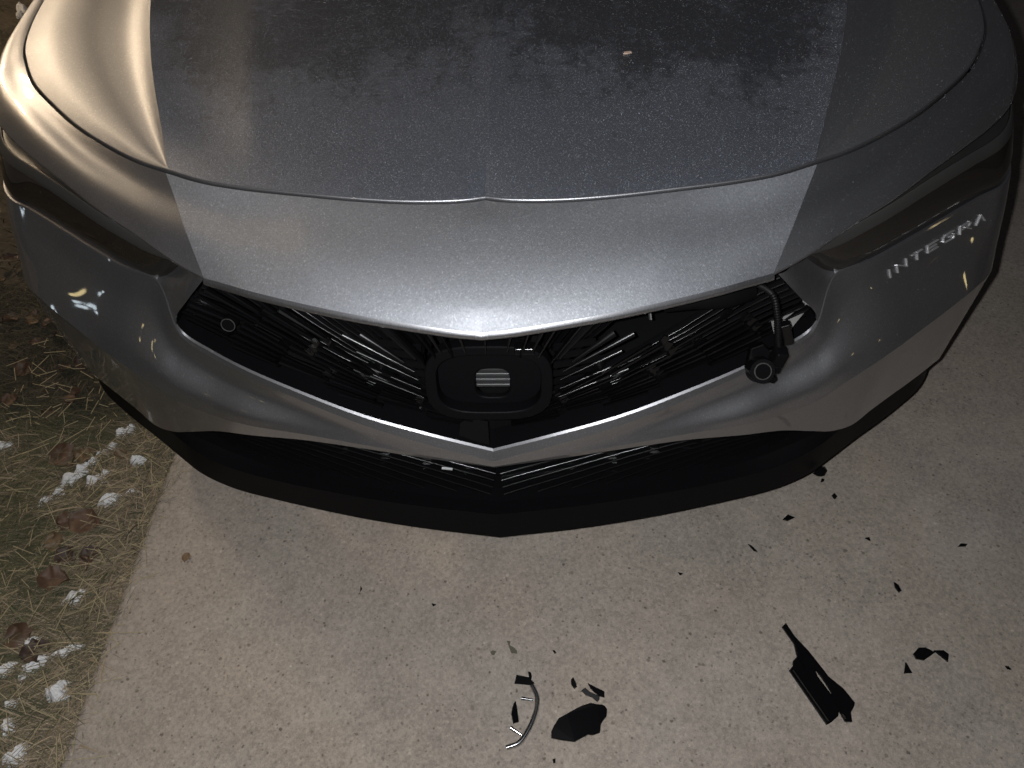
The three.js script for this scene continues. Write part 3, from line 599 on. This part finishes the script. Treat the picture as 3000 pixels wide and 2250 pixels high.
// ================================================================ THE PHONE THAT LIGHTS THE PLACE
{
  const phone = thing('phone', 'dark phone held over the car with its flash lit', 'phone');
  phone.position.copy(EYE); phone.quaternion.copy(camera.quaternion);
  const b = new RoundedBoxGeometry(.16, .077, .008, 3, .004); b.translate(-.055, -.02, .008);
  part('case', b, M.dull, phone);
  const led = new THREE.MeshStandardMaterial({ color: lin(.8, .8, .75), emissive: lin(1, .96, .9), emissiveIntensity: 2 });
  part('flash_lamp', new THREE.CylinderGeometry(.004, .004, .001, 20).rotateX(Math.PI / 2).translate(-.034, .008, .0032), led, phone);
  const f = new THREE.SpotLight(lin(.97, .985, 1), FLASH, 0, rad(84), 0.4, 2);
  f.position.set(-.034, .008, -.004); f.target.position.set(-.034, .008, -1); f.castShadow = true; f.shadow.radius = .35;
  phone.add(f, f.target);
}
// ================================================================ HOUSE WALL WITH A TWIN FLOODLIGHT (mirrored in the fender)
{
  M.siding = new THREE.MeshStandardMaterial({ color: lin(.42, .38, .33), roughness: .8 });
  const wall = thing('house_wall', 'pale horizontal siding wall of the house beside the lawn', 'house wall', [-3.7, 0, -3.65]);
  part('sheathing', new THREE.BoxGeometry(.12, 4.2, 6.5).translate(-.08, 2.1, 0), M.siding, wall);
  for (let k = 0; k < 22; k++) { const g = new THREE.BoxGeometry(.02, .198, 6.5); g.rotateZ(-.05); g.translate(.0, .1 + k * .19, 0); part('siding_board', g, M.siding, wall); }
  const warm = new THREE.MeshStandardMaterial({ color: lin(.9, .8, .6), emissive: lin(1, .72, .42), emissiveIntensity: 45 });
  const lamp = thing('floodlight', 'twin headed warm floodlight on the house wall', 'floodlight', [-3.67, 2.80, -2.73]);
  part('mount_plate', new THREE.CylinderGeometry(.06, .06, .03, 24).rotateZ(Math.PI / 2), M.white, lamp);
  for (const dz of [-.16, .24]) {
    part('arm', bar(V(0, 0, 0), V(.16, -.04, dz), .025, .025), M.white, lamp);
    part('lamp_head', new THREE.CylinderGeometry(.05, .085, .13, 28, 1, true).rotateZ(1.1).translate(.2, -.06, dz), M.white, lamp);
    part('bulb_lamp', new THREE.SphereGeometry(.06, 24, 16).translate(.235, -.08, dz), warm, lamp);
    const l = new THREE.PointLight(lin(1, .79, .55), PORCH, 0, 2); l.position.set(.32, -.12, dz); l.castShadow = true; l.shadow.radius = 3; lamp.add(l);
  }
}

// ================================================================ BROKEN PIECES ON THE DRIVEWAY
const shardMat = [M.gloss, M.black];
function shardGeo(pts, thick, bulge = 0) {     // outline in metres [x, z]
  const c = pts.reduce((a, p) => [a[0] + p[0] / pts.length, a[1] + p[1] / pts.length], [0, 0]);
  const s = new THREE.Shape(pts.map(p => new THREE.Vector2(p[0] - c[0], -(p[1] - c[1]))));
  const bev = Math.min(.0007, thick * .3);
  const g = new THREE.ExtrudeGeometry(s, { depth: thick, bevelEnabled: true, bevelThickness: bev, bevelSize: bev, bevelSegments: 2, steps: 1 });
  g.rotateX(-Math.PI / 2);
  const p = g.attributes.position;
  for (let i = 0; i < p.count; i++) { const x = p.getX(i), z = p.getZ(i); p.setY(i, p.getY(i) + bulge * (1 - (x * x + z * z) / .004) + .0008); }
  g.computeVertexNormals();
  return [g, c];
}
function shard(outline, thick, label, tilt = [0, 0], mat = M.gloss, name = 'plastic_shard', bulge = 0) {
  const [g, c] = shardGeo(outline, thick, bulge);
  const m = single(name, g, mat, label, 'debris', 'broken pieces on the driveway');
  m.position.set(c[0], .0012 + Math.abs(tilt[0]) * .016 + Math.abs(tilt[1]) * .014, c[1]); m.rotation.set(tilt[0] * 2.2, 0, tilt[1] * 2.2);
  return m;
}
M.scrap = new THREE.MeshStandardMaterial({ color: lin(.085, .078, .055), roughness: .9 });
shard([[0.0339, 0.1924], [0.0570, 0.1974], [0.0658, 0.2069], [0.0588, 0.2096], [0.0306, 0.2064]], 0.003, 'oblong black plastic shard touching the top of the chrome arc', [.03, .05], M.black);
shard([[0.0551, 0.1860], [0.0590, 0.1869], [0.0612, 0.1921], [0.0605, 0.2026], [0.0573, 0.1957]], 0.002, 'tiny black sliver standing against the oblong shard above the chrome arc', [0, .1], M.black);
shard([[0.0304, 0.2397], [0.0331, 0.2489], [0.0370, 0.2743], [0.0285, 0.2776], [0.0248, 0.2622], [0.0263, 0.2506]], 0.004, 'narrow pointed black shard lying inside the curve of the chrome arc', [.0, -.12], M.gloss);
shard([[0.0962, 0.2912], [0.1010, 0.2816], [0.1092, 0.2693], [0.1239, 0.2618], [0.1378, 0.2543], [0.1517, 0.2475], [0.1674, 0.2423], [0.1776, 0.2442], [0.1878, 0.2446], [0.1928, 0.2478], [0.1951, 0.2519], [0.1935, 0.2634], [0.1862, 0.2717], [0.1824, 0.2781], [0.1812, 0.2846], [0.1800, 0.2909], [0.1681, 0.2951], [0.1598, 0.2944], [0.1478, 0.3000], [0.1359, 0.3065], [0.1160, 0.3044], [0.0960, 0.3007]], 0.003, 'largest leaf shaped black plastic panel piece beside the chrome arc', [.02, -.02], M.gloss, 'plastic_panel_piece', .0045);
shard([[0.1380, 0.1966], [0.1413, 0.2035], [0.1436, 0.2121], [0.1392, 0.2147], [0.1350, 0.2088], [0.1348, 0.2001]], 0.003, 'small curved black chip above the leaf shaped panel piece', [.05, .1], M.black);
shard([[0.1520, 0.2197], [0.1583, 0.2154], [0.1667, 0.2221], [0.1751, 0.2254], [0.1836, 0.2287], [0.1825, 0.2338], [0.1797, 0.2372], [0.1714, 0.2305], [0.1595, 0.2264]], 0.005, 'black clip piece lying against a triangular shard above the leaf shaped piece', [.1, .0], M.gloss);
shard([[0.1648, 0.2058], [0.1775, 0.2135], [0.1927, 0.2218], [0.1921, 0.2311], [0.1845, 0.2284], [0.1754, 0.2212], [0.1688, 0.2135]], 0.003, 'triangular black shard above the leaf shaped panel piece', [-.03, .05], M.black);
shard([[0.0980, 0.3355], [0.1021, 0.3339], [0.1017, 0.3400], [0.0990, 0.3403]], 0.002, 'tiny black crumb below the chrome arc and the leaf shaped piece', [0, 0], M.black);
shard([[0.1012, 0.1446], [0.1041, 0.1453], [0.1069, 0.1490], [0.1045, 0.1501]], 0.002, 'tiny black crumb between the grey leaf scraps and the chrome arc', [0, 0], M.black);
shard([[0.6062, -0.1529], [0.6185, -0.1470], [0.6034, -0.1401], [0.5943, -0.1432]], 0.003, 'diamond shaped black shard below the end of the front lip', [.05, 0], M.gloss);
shard([[0.5097, -0.0834], [0.5157, -0.0791], [0.5246, -0.0663], [0.5185, -0.0680]], 0.002, 'thin curved black sliver in front of the lip', [0, .05], M.black);
shard([[0.7171, -0.2066], [0.7213, -0.1999], [0.7167, -0.1947], [0.7120, -0.2022]], 0.004, 'small square black chip near the end of the lip', [.1, 0], M.black);
shard([[0.7023, -0.2469], [0.7068, -0.2454], [0.7035, -0.2405], [0.6984, -0.2395]], 0.003, 'tiny black chip right beside the broken tab of the lip', [0, 0], M.black);
shard([[0.7537, -0.0985], [0.7620, -0.1007], [0.7620, -0.0933]], 0.002, 'tiny half round black chip on open concrete', [0, 0], M.black);
shard([[0.9355, -0.0799], [0.9435, -0.0864], [0.9563, -0.0856], [0.9509, -0.0813]], 0.002, 'flat pointed black chip far out beside the pale concrete streak', [0, 0], M.gloss);
shard([[0.7806, 0.0015], [0.7859, 0.0074], [0.7882, 0.0192], [0.7830, 0.0220], [0.7792, 0.0114]], 0.003, 'claw shaped black shard between the lip and the paired shards', [0, .06], M.gloss);
shard([[0.7704, 0.1451], [0.7825, 0.1344], [0.7944, 0.1343], [0.8083, 0.1429], [0.7851, 0.1563], [0.7726, 0.1537]], 0.003, 'six sided black shard whose tip touches another shard', [.03, .03], M.gloss);
shard([[0.8105, 0.1387], [0.8265, 0.1393], [0.8324, 0.1462], [0.8266, 0.1594]], 0.003, 'wedge shaped black shard touching the six sided shard', [-.03, .02], M.black);
shard([[0.7495, 0.1625], [0.7519, 0.1704], [0.7546, 0.1795], [0.7419, 0.1806]], 0.003, 'upright triangular black shard below the six sided shard', [.05, 0], M.black);
shard([[0.9284, 0.1659], [0.9330, 0.1668], [0.9358, 0.1719], [0.9313, 0.1709]], 0.002, 'tiny black sliver farthest from the car on open concrete', [0, 0], M.black);
shard([[-0.1373, 0.0523], [-0.1293, 0.0548], [-0.1345, 0.0573]], .002, 'tiny dark crumb on the concrete below the lip', [0, 0], M.black);
shard([[-0.2854, 0.0153], [-0.2824, 0.0213], [-0.2843, 0.0273]], .002, 'thin dark splinter on the concrete below the lip', [0, 0], M.black);
shard([[0.3575, -0.0179], [0.3655, -0.0154], [0.3603, -0.0129]], .002, 'tiny dark crumb under the nose on the concrete', [0, 0], M.black);
shard([[0.0136, 0.1263], [0.0201, 0.1272], [0.0193, 0.1356], [0.0258, 0.1383], [0.0332, 0.1456], [0.0332, 0.1508], [0.0224, 0.1503], [0.0195, 0.1421]], .0006, 'grey green leaf scrap with a torn stem on the concrete', [0, 0], M.scrap, 'leaf_scrap');
shard([[-0.0175, 0.1480], [-0.0122, 0.1452], [-0.0063, 0.1475], [-0.0100, 0.1543], [-0.0146, 0.1534]], .0006, 'small round grey green leaf scrap on the concrete', [0, 0], M.scrap, 'leaf_scrap');

{ // chrome arc of the emblem with its two pins
  const arc = thing('chrome_arc', 'curved chrome trim fragment with two short pins', 'debris', [.045, 0, .27], 'broken pieces on the driveway');
  const pts = vs([[.0615, .006, .211], [.0708, .0062, .231], [.0702, .006, .250], [.0642, .006, .2695], [.0541, .006, .2905], [.0393, .006, .3096], [.0172, .006, .3178]]).map(p => p.sub(V(.045, 0, .27)));
  const c = crv(pts), sec = [[-.0042, -.004], [-.0046, .0], [-.003, .0034], [.0, .0042], [.0032, .0030], [.0044, -.001], [.0040, -.0045]], P = [];
  for (let i = 0; i <= 60; i++) { const p = c.getPointAt(i / 60), d = c.getTangentAt(i / 60), s = V(-d.z, 0, d.x).normalize(); P.push(sec.map(q => p.clone().addScaledVector(s, q[0]).add(V(0, q[1], 0)))); }
  const cap = (r, f) => { const k = V(0, 0, 0); r.forEach(p => k.addScaledVector(p, 1 / r.length)); return gridGeo([r, r.map(() => k.clone())]); };
  part('arc', mergeGeometries([gridGeo(P), cap(P[0]), cap(P[60])]), M.chrome, arc);
  for (const [a, b] of [[[.065, .006, .2373], [.0425, .0075, .2350]], [[.0441, .006, .297], [.0240, .0085, .2858]]]) {
    const A = V(...a).sub(V(.045, 0, .27)), B = V(...b).sub(V(.045, 0, .27)), g = new THREE.CylinderGeometry(.0036, .0020, A.distanceTo(B), 16, 1);
    g.applyQuaternion(new THREE.Quaternion().setFromUnitVectors(V(0, 1, 0), B.clone().sub(A).normalize())); const m = A.clone().add(B).multiplyScalar(.5); g.translate(m.x, m.y, m.z);
    part('pin', g, M.chrome, arc);
  }
}
{ // long broken blade of the grille
  const o = [.585, .19];
  const br = thing('grille_fragment', 'long forked black fragment of the broken grille with raised ribs', 'debris', [o[0], 0, o[1]], 'broken pieces on the driveway');
  const out = [[0.5406, 0.0952], [0.5484, 0.0885], [0.5585, 0.1133], [0.5776, 0.1416], [0.5870, 0.1590], [0.6027, 0.1895], [0.6236, 0.2108], [0.6365, 0.2350], [0.6330, 0.2414], [0.6248, 0.2510], [0.6227, 0.2667], [0.6116, 0.2662], [0.6053, 0.2481], [0.6011, 0.2576], [0.5853, 0.2687], [0.5781, 0.2718], [0.5571, 0.2262], [0.5351, 0.1784], [0.5438, 0.1697], [0.5458, 0.1611], [0.5551, 0.1531], [0.5552, 0.1277]];
  const hole = [[0.5810, 0.1721], [0.5918, 0.1929], [0.6008, 0.2160], [0.6037, 0.2296], [0.5938, 0.2111], [0.5827, 0.1897]];
  const v2 = p => new THREE.Vector2(p[0] - o[0], -(p[1] - o[1]));
  const s = new THREE.Shape(out.map(v2)); s.holes.push(new THREE.Path(hole.map(v2).reverse()));
  const g = new THREE.ExtrudeGeometry(s, { depth: .003, bevelEnabled: true, bevelThickness: .0008, bevelSize: .0008, bevelSegments: 2 }); g.rotateX(-Math.PI / 2); g.translate(0, .0015, 0);
  part('plate', g, M.gloss, br);
  for (const [a, b, h] of [[[.5395, .1806], [.5806, .2690], .012], [[.5560, .1560], [.5628, .1723], .008], [[.6012, .2340], [.6121, .2640], .010], [[.5577, .1169], [.5566, .1489], .006]])
    part('rib', bar(V(a[0] - o[0], h / 2 + .003, a[1] - o[1]), V(b[0] - o[0], h / 2 + .003, b[1] - o[1]), .0022, h), M.gloss, br);
}

// ================================================================ LAWN
const bladeGeo = (() => { // bent strip, root at the origin, 1 m long
  const pos = [], idx = [], nrm = [], n = 4;
  for (let i = 0; i <= n; i++) { const t = i / n, w = .5 * (1 - t * t * .85), y = Math.sin(t * 1.15) / 1.1, z = (1 - Math.cos(t * 1.3)) * .75; pos.push(-w, y, z, w, y, z); nrm.push(-.3, .3, 1, .3, .3, 1); }
  for (let i = 0; i < n; i++) { const a = i * 2; idx.push(a, a + 1, a + 2, a + 1, a + 3, a + 2); }
  const g = new THREE.BufferGeometry(); g.setAttribute('position', new THREE.Float32BufferAttribute(pos, 3)); g.setIndex(idx); g.computeVertexNormals(); return g;
})();
M.grass = new THREE.MeshStandardMaterial({ color: 0xffffff, roughness: .8, side: THREE.DoubleSide });
const mulchAt = (x, z) => sstep(-.32, -.54, z + .12 * (fbm(x * 4, z * 4, 3) - .5)) ;     // leaf litter takes over behind the bumper
{
  const N = 220000, m = new THREE.InstancedMesh(bladeGeo, M.grass, N), mt = new THREE.Matrix4(), q = new THREE.Quaternion(), e = new THREE.Euler(), col = new THREE.Color();
  let k = 0;
  while (k < N) {
    const near = rnd() < .76, z = near ? rr(-.95, .75) : rr(-4.0, 1.6), x = EDGE(z) + .018 - Math.pow(rnd(), near ? 1.25 : 1) * (near ? .85 : 3.2);
    const edge = x - EDGE(z), far = clamp(-edge / .14);
    const mu = mulchAt(x, z); if (rnd() < mu * .72) continue;
    const dry = clamp(.26 + .5 * (1 - far) + .7 * (fbm(x * 9, z * 9, 3, 1) - .5)), isDry = rnd() < dry, len = rr(.03, .078) * (isDry ? 1.05 : .9) * (1 - .35 * (edge > -.02));
    const comb = -1.0 + 1.3 * (fbm(x * 5 + 3, z * 5, 2, 2) - .5);
    e.set(rr(.45, 1.35), comb + rr(-1.0, 1.0) + (rnd() < .3 ? Math.PI * rr(-1, 1) : 0), 0, 'YXZ'); q.setFromEuler(e);
    mt.compose(V(x, -.032 + rr(0, .022), z), q, V(rr(.0011, .0024) * (near ? 1 : 2), len * (near ? 1 : 1.5), len * (near ? 1 : 1.5))); m.setMatrixAt(k, mt);
    const b = rr(.6, 1.75) * (1 - .7 * mu);
    if (isDry) { const y = rr(.55, 1.35); col.setRGB(.175 * b * y, .138 * b * y, .092 * b * y); } else { const y = rnd(); col.setRGB((.034 + .048 * y) * b, (.040 + .034 * y) * b, (.020 + .015 * y) * b); }
    m.setColorAt(k, col); k++;
  }
  m.name = 'lawn_grass'; shade(m); m.userData = { kind: 'stuff', label: 'half dry lawn grass beside the driveway' }; scene.add(m);
}
// leaves: a cupped, creased blade with a lobed outline
function leafGeo(L, lobes, curl, sd) {
  const nu = 28, nv = 5, P = [];
  for (let i = 0; i <= nu; i++) {
    const t = i / nu, base = Math.pow(Math.sin(Math.PI * Math.pow(t, .8)), .8) * .42 + .004, row = [];
    for (let j = -nv; j <= nv; j++) {
      const v = j / nv, w = base * L * (1 + lobes * Math.cos(t * Math.PI * 7 + sd + (j < 0 ? .6 : 0)) * Math.sin(Math.PI * t));
      const x = v * w, z = (t - .5) * L + Math.abs(v) * -.08 * L;
      const y = curl * L * (v * v * .5 + .5 * (t - .5) ** 2 * 2 + .22 * Math.sin(t * 9 + sd * 3 + v * 2)) + .05 * L * (nz[1](t * 6 + sd * 7, v * 3 + sd) - .5) - .02 * L * (1 - Math.abs(v));
      row.push(V(x, y, z));
    }
    P.push(row);
  }
  return gridGeo(P, p => [p.x * 8, p.z * 8]);
}
const leafTex = [[.085, .046, .026], [.042, .024, .017], [.13, .082, .042]].map((c, k) => texture(128, (i, j) => { const v = .6 + .7 * fbm(i / 14 + k * 9, j / 14, 4) + (Math.abs(((i + j * .6) % 18) - 9) < 1 ? .15 : 0); return c.map(q => q * v); }));
const leafMat = leafTex.map(t => new THREE.MeshStandardMaterial({ map: t, roughness: .62, side: THREE.DoubleSide }));
function leaf(x, z, L, turn, m, label, tilt = .15, y = .006, lobes = .16, curl = .3) {
  const s = x * 13 + z * 7, o = single('dry_leaf', leafGeo(L * .66, lobes, curl * .8, s), leafMat[m], label, 'leaf', 'dry leaves on the lawn');
  o.position.set(x, y, z); o.rotation.set(tilt, turn, tilt * .7, 'YXZ'); return o;
}
leaf(-1.03, -.30, .105, .9, 0, 'large curled brown leaf lying above a streak of snow', .2);
leaf(-.985, -.31, .07, 2.1, 2, 'lighter brown leaf tucked under the large curled leaf', .3);
leaf(-.90, -.312, .055, 2.5, 2, 'small folded tan leaf between two snow clumps', .5);
leaf(-.945, -.13, .075, 1.9, 0, 'upright brown leaf at the head of a leaf cluster', .4);
leaf(-.90, -.122, .105, 1.45, 0, 'long narrow brown leaf pointing at the driveway', .15, .016, .05, .2);
leaf(-.955, -.075, .07, .5, 2, 'tan forked leaf in the leaf cluster', .3);
leaf(-.915, -.045, .07, 1.2, 1, 'almost black leaf in the leaf cluster', .2);
leaf(-.865, -.052, .065, 2.0, 1, 'dark brown leaf at the end of the leaf cluster near the driveway', .2);
leaf(-.87, -.03, .045, .3, 0, 'little red brown leaf under the dark leaf by the driveway', .35);
leaf(-.911, .011, .088, 1.6, 0, 'broad brown leaf with a ribbed face above a snow clump', .2, .016);
leaf(-.93, .135, .09, .7, 0, 'brown leaf half covered by snow', .25);
leaf(-.885, .155, .085, 2.2, 1, 'dark leaf pressed between two snow streaks', .2);
for (let k = 0; k < 300; k++) { // litter under the hedge line behind the bumper
  const z = rr(-2.6, -.42), x = EDGE(z) - .02 - Math.pow(rnd(), 1.2) * rr(.3, 1.5); if (mulchAt(x, z) < .3 || (x > -.93 && z < -.9 && rnd() < .5)) continue;
  leaf(x, z, rr(.035, .085), rr(0, 6.3), Math.floor(rnd() * 2.35), 'dry brown leaf in the leaf litter beside the car', rr(-.5, .5), rr(-.01, .022), .12, rr(.1, .5));
}
// snow left in the grass
M.snow = new THREE.MeshPhysicalMaterial({ color: lin(.76, .75, .74), roughness: .85, bumpMap: texture(256, (i, j) => .6 * fbm(i / 6, j / 6, 3) + .4 * rnd(), false), bumpScale: .004 });
function snow(x, z, a, b, turn, h, label) {
  const n = 44, m = 16, P = [], ph = x * 31 + z * 17;
  for (let j = 0; j <= m; j++) {
    const r = j / m, row = [];
    for (let i = 0; i <= n; i++) {
      const th = (i % n) / n * Math.PI * 2, k = .18 + 1.35 * fbm(Math.cos(th) * 2.6 + ph, Math.sin(th) * 2.6 + 5, 4);
      const px = Math.cos(th) * a * r * k, pz = Math.sin(th) * b * r * k;
      const lump = fbm(px * 55 + ph, pz * 55, 4, 2);
      row.push(V(px, h * Math.pow(1 - r * r, .7) * (.25 + 1.35 * lump) + .012 * (lump - .5) - .012 * r * r, pz));
    }
    P.push(row);
  }
  const g = gridGeo(P, p => [p.x * 9, p.z * 9]);
  const o = single('snow_clump', g, M.snow, label, 'snow', 'snow clumps in the grass'); o.position.set(x, -.004, z); o.rotation.y = turn; return o;
}
[[-.923, -.387, .030, .018, .6, .022, 'round snow clump beside the bumper corner'], [-.949, -.332, .038, .010, .75, .014, 'thin snow streak above the large curled leaf'], [-1.206, -.346, .020, .022, 0, .018, 'lone small snow clump far out on the lawn'],
[-.975, -.289, .028, .014, .8, .020, 'snow clump at the top of the longest snow streak'], [-.992, -.256, .050, .020, .8, .024, 'longest snow streak beside the large curled leaf'], [-1.026, -.200, .048, .013, .75, .012, 'faint snow streak trailing out across the grass'], [-.934, -.250, .036, .018, .7, .022, 'snow clump between the longest streak and the driveway'],
[-.857, -.296, .024, .013, .3, .022, 'oval snow clump nearest the bumper and driveway'], [-.884, -.190, .036, .018, .8, .022, 'wedge shaped snow clump above the leaf cluster'], [-.842, -.214, .020, .006, .5, .012, 'small snow crumb beside the wedge shaped clump'],
[-.868, .041, .034, .017, .6, .020, 'snow clump below the broad ribbed leaf'], [-.911, .138, .022, .017, .8, .022, 'snow clump lying on the half covered leaf'], [-.880, .176, .060, .017, .7, .020, 'long snow streak beside the dark pressed leaf'], [-.832, .152, .032, .014, .7, .022, 'snow streak nearest the driveway border'], [-.938, .188, .030, .014, .6, .020, 'snow streak running out of the leaf toward the lawn'],
[-.822, .233, .030, .030, .2, .024, 'round snow clump close to the driveway border'], [-.898, .251, .026, .013, .6, .016, 'half melted snow clump beside dry grass'], [-.884, .294, .019, .028, .1, .022, 'tall snow clump near the lawn corner'], [-.845, .343, .024, .028, 0, .020, 'last snow clump next to the dry grass border'],
].forEach(a => snow(...a));
for (let k = 0; k < 34; k++) { const z = rr(-3.2, -1.2), x = -.75 + z * .62 - rr(-.3, .3); snow(x, z, rr(.02, .07), rr(.012, .03), rr(0, 3), rr(.014, .026), 'small melting snow clump in the dark lawn behind the fender'); }
// loose dry stems lying on the lawn and on the slab
{
  const gs = [];
  for (let k = 0; k < 650; k++) { const z = rr(-.7, .5), x = EDGE(z) - Math.pow(rnd(), 1.4) * .5 + .03, a = rr(0, 6.3), L = rr(.015, .06); const p = V(x, rr(.004, .03), z); if (x > EDGE(z)) p.y = .002; gs.push(bar(p, p.clone().add(V(Math.cos(a) * L, x > EDGE(z) - .02 ? 0 : rr(-.01, .012), Math.sin(a) * L)), .0012, .0012)); }
  const m = single('straw', mergeGeometries(gs), new THREE.MeshStandardMaterial({ color: lin(.30, .25, .15), roughness: .8 }), 'loose pale straw stems strewn over the grass', 'straw'); m.userData.kind = 'stuff';
}
single('dry_leaf', leafGeo(.022, .05, .1, 3), leafMat[2], 'tiny reddish leaf lying alone on the concrete', 'leaf', 'dry leaves on the lawn').position.set(-.665, .003, -.045);
{ const s = single('wood_chip', shardGeo([[0, 0], [.006, -.002], [.014, .004], [.012, .008], [.004, .005]], .001)[0], new THREE.MeshStandardMaterial({ color: lin(.5, .38, .3), roughness: .7 }), 'pale pink seed husk lying on the frosted hood', 'husk'); s.position.set(.222, .8395, -.505); s.rotation.y = .9; }

// ================================================================ FROST GRAINS ON THE HOOD AND NOSE
{
  const ice = new THREE.OctahedronGeometry(1, 0);
  const mi = new THREE.MeshPhysicalMaterial({ color: lin(.56, .60, .68), roughness: .3 });
  const hd = hood.children[0].geometry, np = bumper.children.find(c => c.name === 'nose_panel').geometry;
  const list = [];
  const scatter = (g, n, keep, smin, smax) => {
    const p = g.attributes.position, ix = g.index.array, cum = []; let A = 0; const a = V(0, 0, 0), b = V(0, 0, 0), c = V(0, 0, 0);
    for (let i = 0; i < ix.length; i += 3) { a.fromBufferAttribute(p, ix[i]); b.fromBufferAttribute(p, ix[i + 1]); c.fromBufferAttribute(p, ix[i + 2]); A += b.sub(a).cross(c.sub(a)).length() / 2; cum.push(A); }
    for (let k = 0; k < n; k++) {
      const r = rnd() * A; let lo = 0, hi = cum.length - 1; while (lo < hi) { const m = lo + hi >> 1; if (cum[m] < r) lo = m + 1; else hi = m; }
      let u = rnd(), v = rnd(); if (u + v > 1) { u = 1 - u; v = 1 - v; }
      a.fromBufferAttribute(p, ix[lo * 3]); b.fromBufferAttribute(p, ix[lo * 3 + 1]); c.fromBufferAttribute(p, ix[lo * 3 + 2]);
      const q = a.clone().addScaledVector(b.sub(a), u).addScaledVector(c.sub(a), v); if (!keep(q)) continue;
      const t = rnd(); list.push([q, t < .93 ? rr(smin, smax) : rr(smax, smax * 1.8)]);
    }
  };
  scatter(hd, 120000, q => rnd() < .35 + .65 * frostAt(q.x, q.z), .00012, .00027);
  scatter(np, 16000, () => true, .0001, .0002);
  hood.children.filter(c => c.name === 'hood_shoulder').forEach(c => scatter(c.geometry, 5000, () => true, .0001, .00022));
  car.children.filter(c => c.name === 'fender').forEach(c => scatter(c.geometry, 6000, q => q.y > .69, .0001, .00022));
  scatter(bumper.children.find(c => c.name === 'bumper_face').geometry, 5000, q => q.z > -.4, .0001, .00022);
  const m = new THREE.InstancedMesh(ice, mi, list.length), mt = new THREE.Matrix4(), q = new THREE.Quaternion(), e = new THREE.Euler();
  list.forEach(([p, s], i) => { e.set(rr(0, 6), rr(0, 6), rr(0, 6)); q.setFromEuler(e); mt.compose(p, q, V(s * rr(.8, 1.6), s, s)); m.setMatrixAt(i, mt); });
  m.name = 'frost_grains'; shade(m); m.userData = { kind: 'stuff', label: 'sparkling frost grains on the hood and nose' }; scene.add(m);
}
// ================================================================ LAMPS ACROSS THE STREET (mirrored in the bumper)
{
  const glow = [new THREE.MeshStandardMaterial({ color: lin(.9, .8, .6), emissive: lin(1, .80, .38), emissiveIntensity: 7 }), new THREE.MeshStandardMaterial({ color: lin(.9, .9, .9), emissive: lin(.78, .92, 1), emissiveIntensity: 7 })];
  const tone = [lin(1, .80, .45), lin(.8, .92, 1)];
  for (const [x, y, z, k] of LAMPS) {
    const l = thing('street_lamp', k ? 'street lamp with a cold white globe on a dark post' : 'street lamp with a warm yellow globe on a dark post', 'street lamp', [x, -.035, z], 'lamps along the street');
    part('post', new THREE.CylinderGeometry(.04, .06, y - .12, 14).translate(0, (y - .12) / 2, 0), M.dull, l);
    part('collar', new THREE.CylinderGeometry(.12, .07, .06, 18).translate(0, y - .15, 0), M.dull, l);
    part('globe_lamp', new THREE.SphereGeometry(.11, 24, 16).translate(0, y + .03, 0), glow[k], l);
    const p = new THREE.PointLight(tone[k], .25, 0, 2); p.position.set(0, y + .03, 0); p.castShadow = true; p.shadow.radius = 8; l.add(p);
  }
}


renderer.render(scene, camera);
